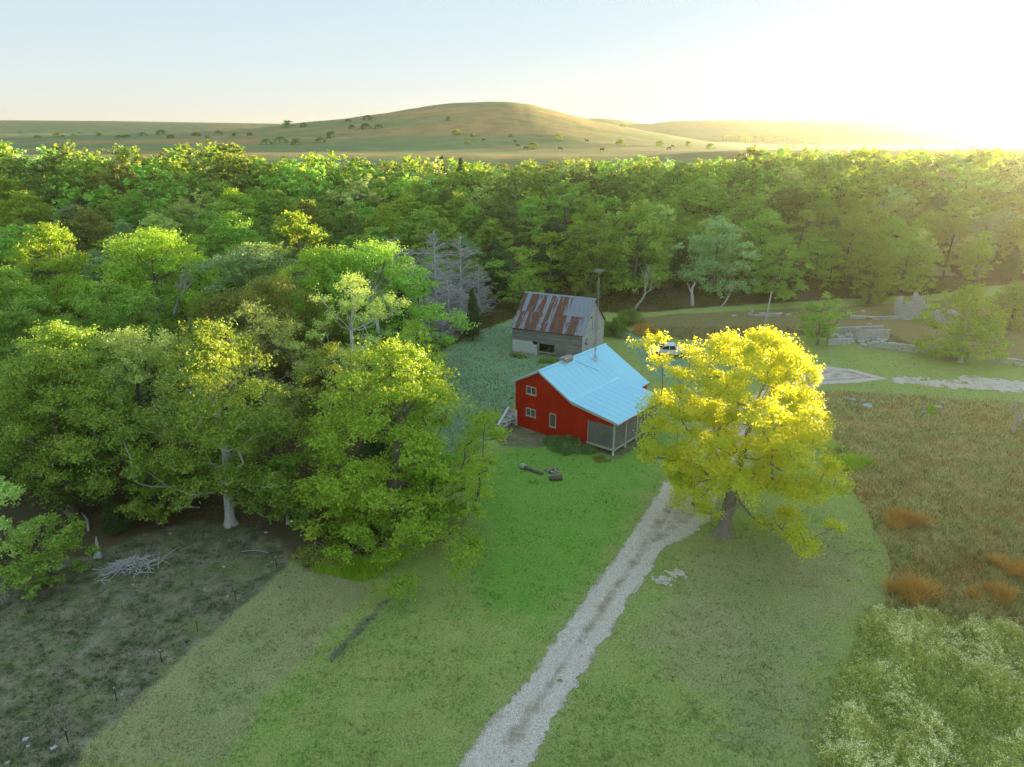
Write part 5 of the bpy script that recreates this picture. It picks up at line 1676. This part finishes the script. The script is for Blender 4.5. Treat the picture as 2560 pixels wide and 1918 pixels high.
# scattered rocks
def rock(px, py, s, label, group, white=True):
    p = gp(px, py)
    o = stone(None, (p.x, p.y, p.z + s * 0.12), (s * random.uniform(0.5, 0.9), s * random.uniform(0.4, 0.7), s * random.uniform(0.25, 0.45)), random.uniform(0, 6.28), white, 0.2, 'rock')
    tag(o, label, 'rock', group)
for (px, py, s) in ((65, 1850, .35), (70, 1868, .3), (135, 1872, .35), (20, 1910, .4), (305, 1738, .2), (570, 1492, .3), (512, 1475, .2), (333, 1463, .2), (425, 1335, .3), (665, 1332, .35), (560, 1418, .25), (680, 1405, .2), (600, 1440, .15), (335, 1441, .2)):
    rock(px, py, s, 'small pale stone on the bare grey pasture', 'stones on the bare pasture')
for (px, py, s) in ((2117, 998, .8), (2130, 1003, .9), (2158, 1006, .9), (2178, 1003, .6), (2168, 1018, 1.1), (2203, 1007, .5), (2308, 1034, .9), (2342, 1021, 1.0), (2310, 1018, .6), (2355, 1009, .8), (2215, 1025, .4)):
    rock(px, py, s, 'pale limestone rock in the red-brown field', 'rocks in the red-brown field')
for (px, py, s) in ((2158, 781, 1.4), (2175, 812, .8), (2370, 800, 1.0), (2378, 806, .8), (2345, 895, .5), (2335, 898, .4), (2078, 878, .6), (1880, 782, 1.2), (1835, 792, 1.1)):
    rock(px, py, s, 'pale limestone block near the stone ruin and walls', 'blocks around the stone ruin')

# dry-stone walls and ruins
def dry_wall(pts_px, h, t, label, keep=1.0, course=0.22, seed=1, name='stone_wall', slen=(0.35, 0.9)):
    pts = [gp(*q) for q in pts_px]
    rr = random.Random(seed)
    root = empty(name, pts[0], 0)
    for a, b in zip(pts[:-1], pts[1:]):
        d = b - a; L2 = math.hypot(d.x, d.y); ang = math.atan2(d.y, d.x)
        z = 0.0
        k = 0
        while z < h:
            x = rr.uniform(-0.3, 0)
            while x < L2:
                w = rr.uniform(*slen)
                f = (x + w / 2) / L2
                hh_ = h * (0.55 + 0.9 * float(vnoise(np.array([(a.x + d.x * f) * 0.4]), np.array([a.y * 0.4]), seed)[0]))
                if z < hh_ and rr.random() < keep:
                    p = a + d * min(max(f, 0), 1)
                    g = tz(p.x, p.y)
                    stone(root, (p.x - pts[0].x + rr.uniform(-.06, .06), p.y - pts[0].y + rr.uniform(-.06, .06), g - pts[0].z + z + course / 2 - 0.05),
                          (w * 0.97, t * rr.uniform(0.8, 1.15), course * rr.uniform(0.8, 1.0)), ang + rr.uniform(-.08, .08), True, 0.05)
                x += w
            z += course; k += 1
    tag(root, label, 'stone wall')
    return root
dry_wall([(2152, 868), (2230, 876), (2330, 888), (2412, 896)], 0.95, 0.6, 'long low dry-stone wall crossing the green meadow', 0.95, 0.30, 1, slen=(0.5, 1.3))
dry_wall([(2470, 903), (2540, 913), (2600, 922)], 0.7, 0.6, 'short dry-stone wall continuing beyond the twin-trunked tree', 0.9, 0.30, 2, slen=(0.5, 1.3))
dry_wall([(1872, 790), (1945, 790), (1972, 788)], 0.35, 0.5, 'low broken stone row beyond the golden tree', 0.8, 0.3, 3, slen=(0.5, 1.2))
dry_wall([(2125, 797), (2200, 799), (2252, 797)], 0.45, 0.5, 'low stone row between foundation and ruin', 0.85, 0.3, 4, slen=(0.5, 1.2))
# foundation of a vanished building
fd = [gp(2062, 860), gp(2132, 858), gp(2135, 822), gp(2218, 845), gp(2220, 828), gp(2060, 825)]
found = empty('stone_foundation', gp(2135, 845), 0)
o0 = found.location
def slab(pa, pb, z0, z1, t, name, mat, parent):
    a, b = gp(*pa) - o0, gp(*pb) - o0
    d = Vector((b.x - a.x, b.y - a.y, 0)); ang = math.atan2(d.y, d.x)
    o = MB().box((0, -t / 2, z0), (d.length, t / 2, z1)).build(name, mat, parent)
    o.location = (a.x, a.y, a.z); o.rotation_euler = (0, 0, ang)
slab((2142, 853), (2220, 850), -0.3, 1.7, 0.35, 'concrete_wall', M['stone_white'], found)
slab((2134, 858), (2146, 850), -0.3, 2.2, 0.3, 'concrete_pier', M['stone'], found)
slab((2068, 862), (2130, 860), -0.3, 0.9, 0.5, 'concrete_wall', M['stone_white'], found)
slab((2075, 838), (2205, 832), -0.3, 1.2, 0.4, 'concrete_wall', M['stone_white'], found)
for k in range(46):
    p = gp(random.uniform(2070, 2210), random.uniform(836, 860)) - o0
    stone(found, (p.x, p.y, p.z + 0.2), (random.uniform(0.4, 1.1), random.uniform(0.3, 0.8), random.uniform(0.2, 0.5)), random.uniform(0, 6.28), True, 0.3)
tag(found, 'pale concrete and stone foundation beside the small round tree', 'foundation')
# ruin with doorway
rp = gp(2312, 803)
ruin = empty('stone_ruin', rp, R(-20))
rr = random.Random(77)
def ruin_h(x):
    return 1.5 + 2.9 * math.exp(-((x + 1.6) / 1.7) ** 2) + 0.5 * math.sin(5 * x)
z = -0.1
while z < 4.6:
    x = -4.0
    while x < 4.4:
        w = rr.uniform(0.4, 0.9)
        m = x + w / 2
        if z < ruin_h(m) and not (-0.75 < m < 0.75 and z < 1.95):
            stone(ruin, (m, rr.uniform(-.05, .05), z + 0.15), (w * 0.97, 0.6 * rr.uniform(.85, 1.15), 0.30), rr.uniform(-.05, .05), True, 0.03)
        x += w
    z += 0.30
z = -0.1
while z < 3.6:
    for sx in (-4.0, 3.9):
        y = 0.4
        while y < 4.5:
            w = rr.uniform(0.4, 0.9)
            if z < (3.4 if sx < 0 else 1.9) - 0.3 * y + rr.uniform(-.2, .3):
                stone(ruin, (sx, y + w / 2, z + 0.15), (0.55, w * 0.97, 0.30), rr.uniform(-.05, .05), True, 0.03)
            y += w
    z += 0.30
MB().box((-0.95, -0.34, 1.96), (0.95, 0.30, 2.14)).build('lintel', M['wood_grey'], ruin)
for k in range(4):
    MB().box((-0.66 + k * 0.25, -0.05, -0.1), (-0.43 + k * 0.25, 0.0, 1.93)).build('door_plank', M['wood_grey'], ruin)
tag(ruin, 'roofless limestone ruin with a plank door in its broken wall', 'ruin')

# poles and wires
def pole(p, h, w, label, arm=True, lean=0.0, transformer=False, mat='wood_grey', name='utility_pole', group=None):
    root = empty(name, p, 0.4)
    MB().tube([(0, 0, -0.6), (lean * 0.5, 0, h * 0.5), (lean, 0, h)], [w, w * 0.85, w * 0.7], 9).build('pole', M[mat], root, True)
    if arm:
        MB().box((lean - 0.75, -0.06, h - 0.55), (lean + 0.75, 0.06, h - 0.43)).build('cross_arm', M[mat], root)
        for k in (-0.65, 0.0, 0.65):
            MB().tube([(lean + k, 0, h - 0.43), (lean + k, 0, h - 0.25)], [0.05, 0.04], 8).build('insulator', M['white_paint'], root)
    if transformer:
        MB().tube([(lean + 0.32, -0.1, h - 1.5), (lean + 0.32, -0.1, h - 0.75), (lean + 0.32, -0.1, h - 0.65)], [0.24, 0.24, 0.12], 12).build('transformer', M['galv'], root)
    tag(root, label, 'utility pole', group)
    return Vector(p) + Vector((lean, 0, h - 0.3))
def pole_to(px, py, ytop, **kw):
    p = gp(px, py)
    return p, (at_depth(px, ytop, p.y).z - p.z)
p, h = pole_to(2353, 705, 585); t1 = pole(p, h, 0.19, 'tall utility pole with transformer on the wooded slope', True, 0.9, True, 'wood_dark')
p, h = pole_to(2430, 740, 665); t2 = pole(p, h, 0.14, 'shorter pale utility pole downhill from the transformer pole', False, 0.4, False)
p = at_depth(2195, 505, 200); p.z = tz(p.x, 200); t3 = pole(p, at_depth(2200, 425, 200).z - p.z, 0.19, 'distant pale utility pole among hazy trees', True, 0.4, False)
p, h = pole_to(1905, 850, 730); t4 = pole(p, h, 0.14, 'bare grey post behind the golden tree', False, 0.7, False, 'wood_pale', 'grey_post')
p = at_depth(300, 470, 222)
p.z = tz(p.x, 222)
pole(p, at_depth(300, 374, 222).z - p.z, 0.16, 'pale dead pole poking above yellow treetops', False, 0.0, False, 'wood_pale', 'dead_pole')
def wire(a, b, sag, label):
    pts = [a.lerp(b, k / 14) - a + Vector((0, 0, -sag * 4 * (k / 14) * (1 - k / 14))) for k in range(15)]
    o = MB().tube(pts, 0.015, 4).build('power_line', M['galv'], None)
    o.location = a
    tag(o, label, 'power line')
wire(t1, t2, 1.6, 'thin drooping wire between the two nearer utility poles')
wire(t3, t1, 1.5, 'thin wire from the distant pole to the transformer pole')

# the white pickup
cp = gp(1672, 889)
car = empty('pickup_truck', cp, R(172))
tag(car, 'white pickup truck parked behind the golden tree', 'pickup')
body = MB()
prof = [(-2.6, 0.45), (2.55, 0.45), (2.65, 0.70), (2.6, 1.02), (1.35, 1.12), (0.75, 1.72), (-0.75, 1.76), (-0.98, 1.14), (-2.6, 1.12)]
body.prism(prof, -0.92, 0.92)
bo = body.build('body', M['car_white'], car)
bv = bo.modifiers.new('bevel', 'BEVEL'); bv.width = 0.06; bv.segments = 2
MB().prism([(1.25, 1.13), (0.73, 1.66), (0.1, 1.68), (0.1, 1.13)], -0.926, 0.926).build('door_window', M['car_glass'], car)
MB().prism([(0.0, 1.13), (0.0, 1.68), (-0.66, 1.69), (-0.86, 1.15)], -0.926, 0.926).build('door_window', M['car_glass'], car)
ws = MB().add([(1.36, -0.78, 1.14), (1.36, 0.78, 1.14), (0.79, 0.72, 1.70), (0.79, -0.72, 1.70)], [(0, 1, 2, 3)]).build('windscreen', M['car_glass'], car)
ws.modifiers.new('solid', 'SOLIDIFY').thickness = 0.02
MB().box((-2.5, -0.78, 1.121), (-1.1, 0.78, 1.128)).build('truck_bed', M['black'], car)
for x in (-1.65, 1.65):
    for s in (-1, 1):
        wh = MB().tube([(x, s * 0.74, 0.38), (x, s * 0.96, 0.38)], [0.38, 0.38], 20).build('wheel', M['black'], car, True)
        MB().tube([(x, s * 0.955, 0.38), (x, s * 0.975, 0.38)], [0.22, 0.20], 16).build('rim', M['chrome'], wh)
for s in (-1, 1):
    MB().box((2.60, s * 0.72 - 0.16, 0.74), (2.67, s * 0.72 + 0.16, 0.92)).build('headlight', M['lamp_glass'], car)
    MB().box((1.0, s * 0.95 - 0.1 if s < 0 else 0.93, 1.10), (1.12, -0.93 if s < 0 else 1.05, 1.25)).build('wing_mirror', M['car_white'], car)
MB().box((2.58, -0.9, 0.44), (2.72, 0.9, 0.62)).build('bumper', M['chrome'], car)
MB().box((-2.70, -0.9, 0.48), (-2.58, 0.9, 0.64)).build('bumper', M['chrome'], car)

# cattle on the hill pasture: one body each
def cow_mesh(seed, graze):
    import bmesh
    m = bpy.data.meshes.new('cow')
    hz_ = 0.55 if graze else 1.45
    V = [(-0.75, 0, 1.15), (-0.35, 0, 1.12), (0.1, 0, 1.08), (0.55, 0, 1.14), (0.85, 0, 1.20 if not graze else 1.0), (1.15, 0, hz_ + 0.05), (1.45, 0, hz_ - 0.15),
         (-0.75, 0.24, 0.85), (-0.82, 0.24, 0.45), (-0.76, 0.24, 0.0), (-0.75, -0.24, 0.85), (-0.70, -0.24, 0.45), (-0.66, -0.24, 0.0),
         (0.55, 0.22, 0.75), (0.56, 0.22, 0.4), (0.55, 0.22, 0.0), (0.55, -0.22, 0.75), (0.66, -0.22, 0.4), (0.62, -0.22, 0.0), (-0.98, 0, 1.12), (-1.03, 0, 0.6),
         (1.12, 0.16, hz_ + 0.16), (1.12, -0.16, hz_ + 0.16)]
    E_ = [(0, 1), (1, 2), (2, 3), (3, 4), (4, 5), (5, 6), (0, 7), (7, 8), (8, 9), (0, 10), (10, 11), (11, 12), (3, 13), (13, 14), (14, 15), (3, 16), (16, 17), (17, 18), (0, 19), (19, 20), (5, 21), (5, 22)]
    rad = [.30, .36, .38, .34, .2, .16, .10, .15, .08, .07, .15, .08, .07, .13, .075, .065, .13, .075, .065, .05, .03, .05, .05]
    m.from_pydata(V, E_, [])
    o = bpy.data.objects.new('cow_tmp', m); COL.objects.link(o)
    o.modifiers.new('skin', 'SKIN'); o.modifiers.new('sub', 'SUBSURF').levels = 1
    for i, sv in enumerate(m.skin_vertices[0].data):
        sv.radius = (rad[i], rad[i]); sv.use_root = (i == 1)
    dg = bpy.context.evaluated_depsgraph_get()
    res = bpy.data.meshes.new_from_object(o.evaluated_get(dg))
    bpy.data.objects.remove(o)
    res.name = 'cow'
    res.materials.clear(); res.materials.append(M['cow'])
    return res
COWS = [cow_mesh(1, True), cow_mesh(2, False)]
for i, (px, py, rz) in enumerate(((1210, 354, 0.2), (1288, 358, 3.0), (1295, 368, 0.5), (1315, 374, 2.8), (1400, 376, 0.1), (1467, 356, 3.2), (1544, 362, 2.9), (1505, 379, 0.2), (1672, 375, 3.0), (1681, 370, 0.4))):
    p = gp(px, py)
    o = link('cow', COWS[i % 2 if i % 3 else 0]); o.location = p; o.rotation_euler = (0, 0, rz); o.scale = (1.15, 1.15, 1.15)
    tag(o, 'black cow grazing on the slope below the grassy hill', 'cow', 'cattle on the hill pasture')
# shrubs and trees dotted over the far slopes
for i, (px, py, h, mk) in enumerate(((1332, 372, 5.5, 'leaf_dark'), (1395, 349, 5.0, 'leaf_yellowgreen'), (1140, 338, 5.5, 'leaf_yellowgreen'), (1182, 342, 3.5, 'leaf_olive'), (1278, 342, 3.0, 'leaf_dark'), (1168, 360, 3.0, 'leaf_olive'),
                                     (880, 322, 4.5, 'leaf_dark'), (915, 322, 6.0, 'leaf_dark'), (945, 322, 5.0, 'leaf_dark'), (720, 318, 8.0, 'leaf_olive'), (920, 300, 6, 'leaf_dark'), (760, 318, 5, 'leaf_dark'), (870, 305, 4, 'leaf_dark'),
                                     (825, 345, 6, 'leaf_green'), (740, 362, 6, 'leaf_yellowgreen'), (700, 358, 7, 'leaf_blue'), (665, 362, 6, 'leaf_blue'), (1555, 318, 4, 'leaf_olive'), (1120, 300, 4, 'leaf_dark'), (1550, 362, 5, 'leaf_yellowgreen'),
                                     (1650, 365, 5, 'leaf_yellowgreen'), (1720, 366, 5, 'leaf_yellowgreen'), (1775, 372, 5, 'leaf_green'), (830, 335, 3, 'leaf_dark'), (800, 356, 5, 'leaf_green'))):
    p = gp(px, py)
    put_tree(TREES['bushy'], p.x, p.y, h, M[mk], ('dark' if mk == 'leaf_dark' else 'light green') + ' lone bush dotting the grassy hill slope', 'bushes on the grassy hill', name='hill_bush', wide=1.35, sink=h * 0.30, cat='bush')
for i in range(44):
    px = 1820 + i * 17 + random.uniform(-10, 10); py = 351 + random.uniform(-7, 7)
    p = gp(px, py)
    if p.y > 1500: continue
    put_tree(TREES['far_b'], p.x, p.y, random.uniform(9, 14), M[random.choice(['leaf_green', 'leaf_olive', 'leaf_yellowgreen'])], 'hazy tree in the valley line below the flat mesa', 'trees along the valley below the mesa', name='valley_tree', wide=1.6)
for i in range(16):
    px = 60 + i * 38 + random.uniform(-14, 14); py = 338 + random.uniform(-6, 8)
    p = gp(px, py)
    put_tree(TREES['bushy'], p.x, p.y, random.uniform(3, 5), M[random.choice(['leaf_green', 'leaf_dark', 'leaf_blue'])], 'distant bush on the plain behind the yellow treetops', 'bushes on the far plain', name='plain_bush', wide=1.8, sink=1.2, cat='bush')

# ------------------------------------------------------------------ the hazy morning air
zlo = float(GZ.min()) - 1.5
hz = MB().box((-2400, -260, zlo), (2400, 2420, 66.0)).build('haze', None)
hm = bpy.data.materials.new('haze')
hm.use_nodes = True
hm.node_tree.nodes.clear()
ho = hm.node_tree.nodes.new('ShaderNodeOutputMaterial')
hv = hm.node_tree.nodes.new('ShaderNodeVolumePrincipled')
hv.inputs['Color'].default_value = (0.98, 0.94, 0.80, 1)
hv.inputs['Density'].default_value = 0.00010
hv.inputs['Anisotropy'].default_value = 0.74
hm.node_tree.links.new(hv.outputs[0], ho.inputs['Volume'])
hz.data.materials.append(hm)
tag(hz, 'thin golden morning haze lying over the valley', 'haze', kind='stuff')
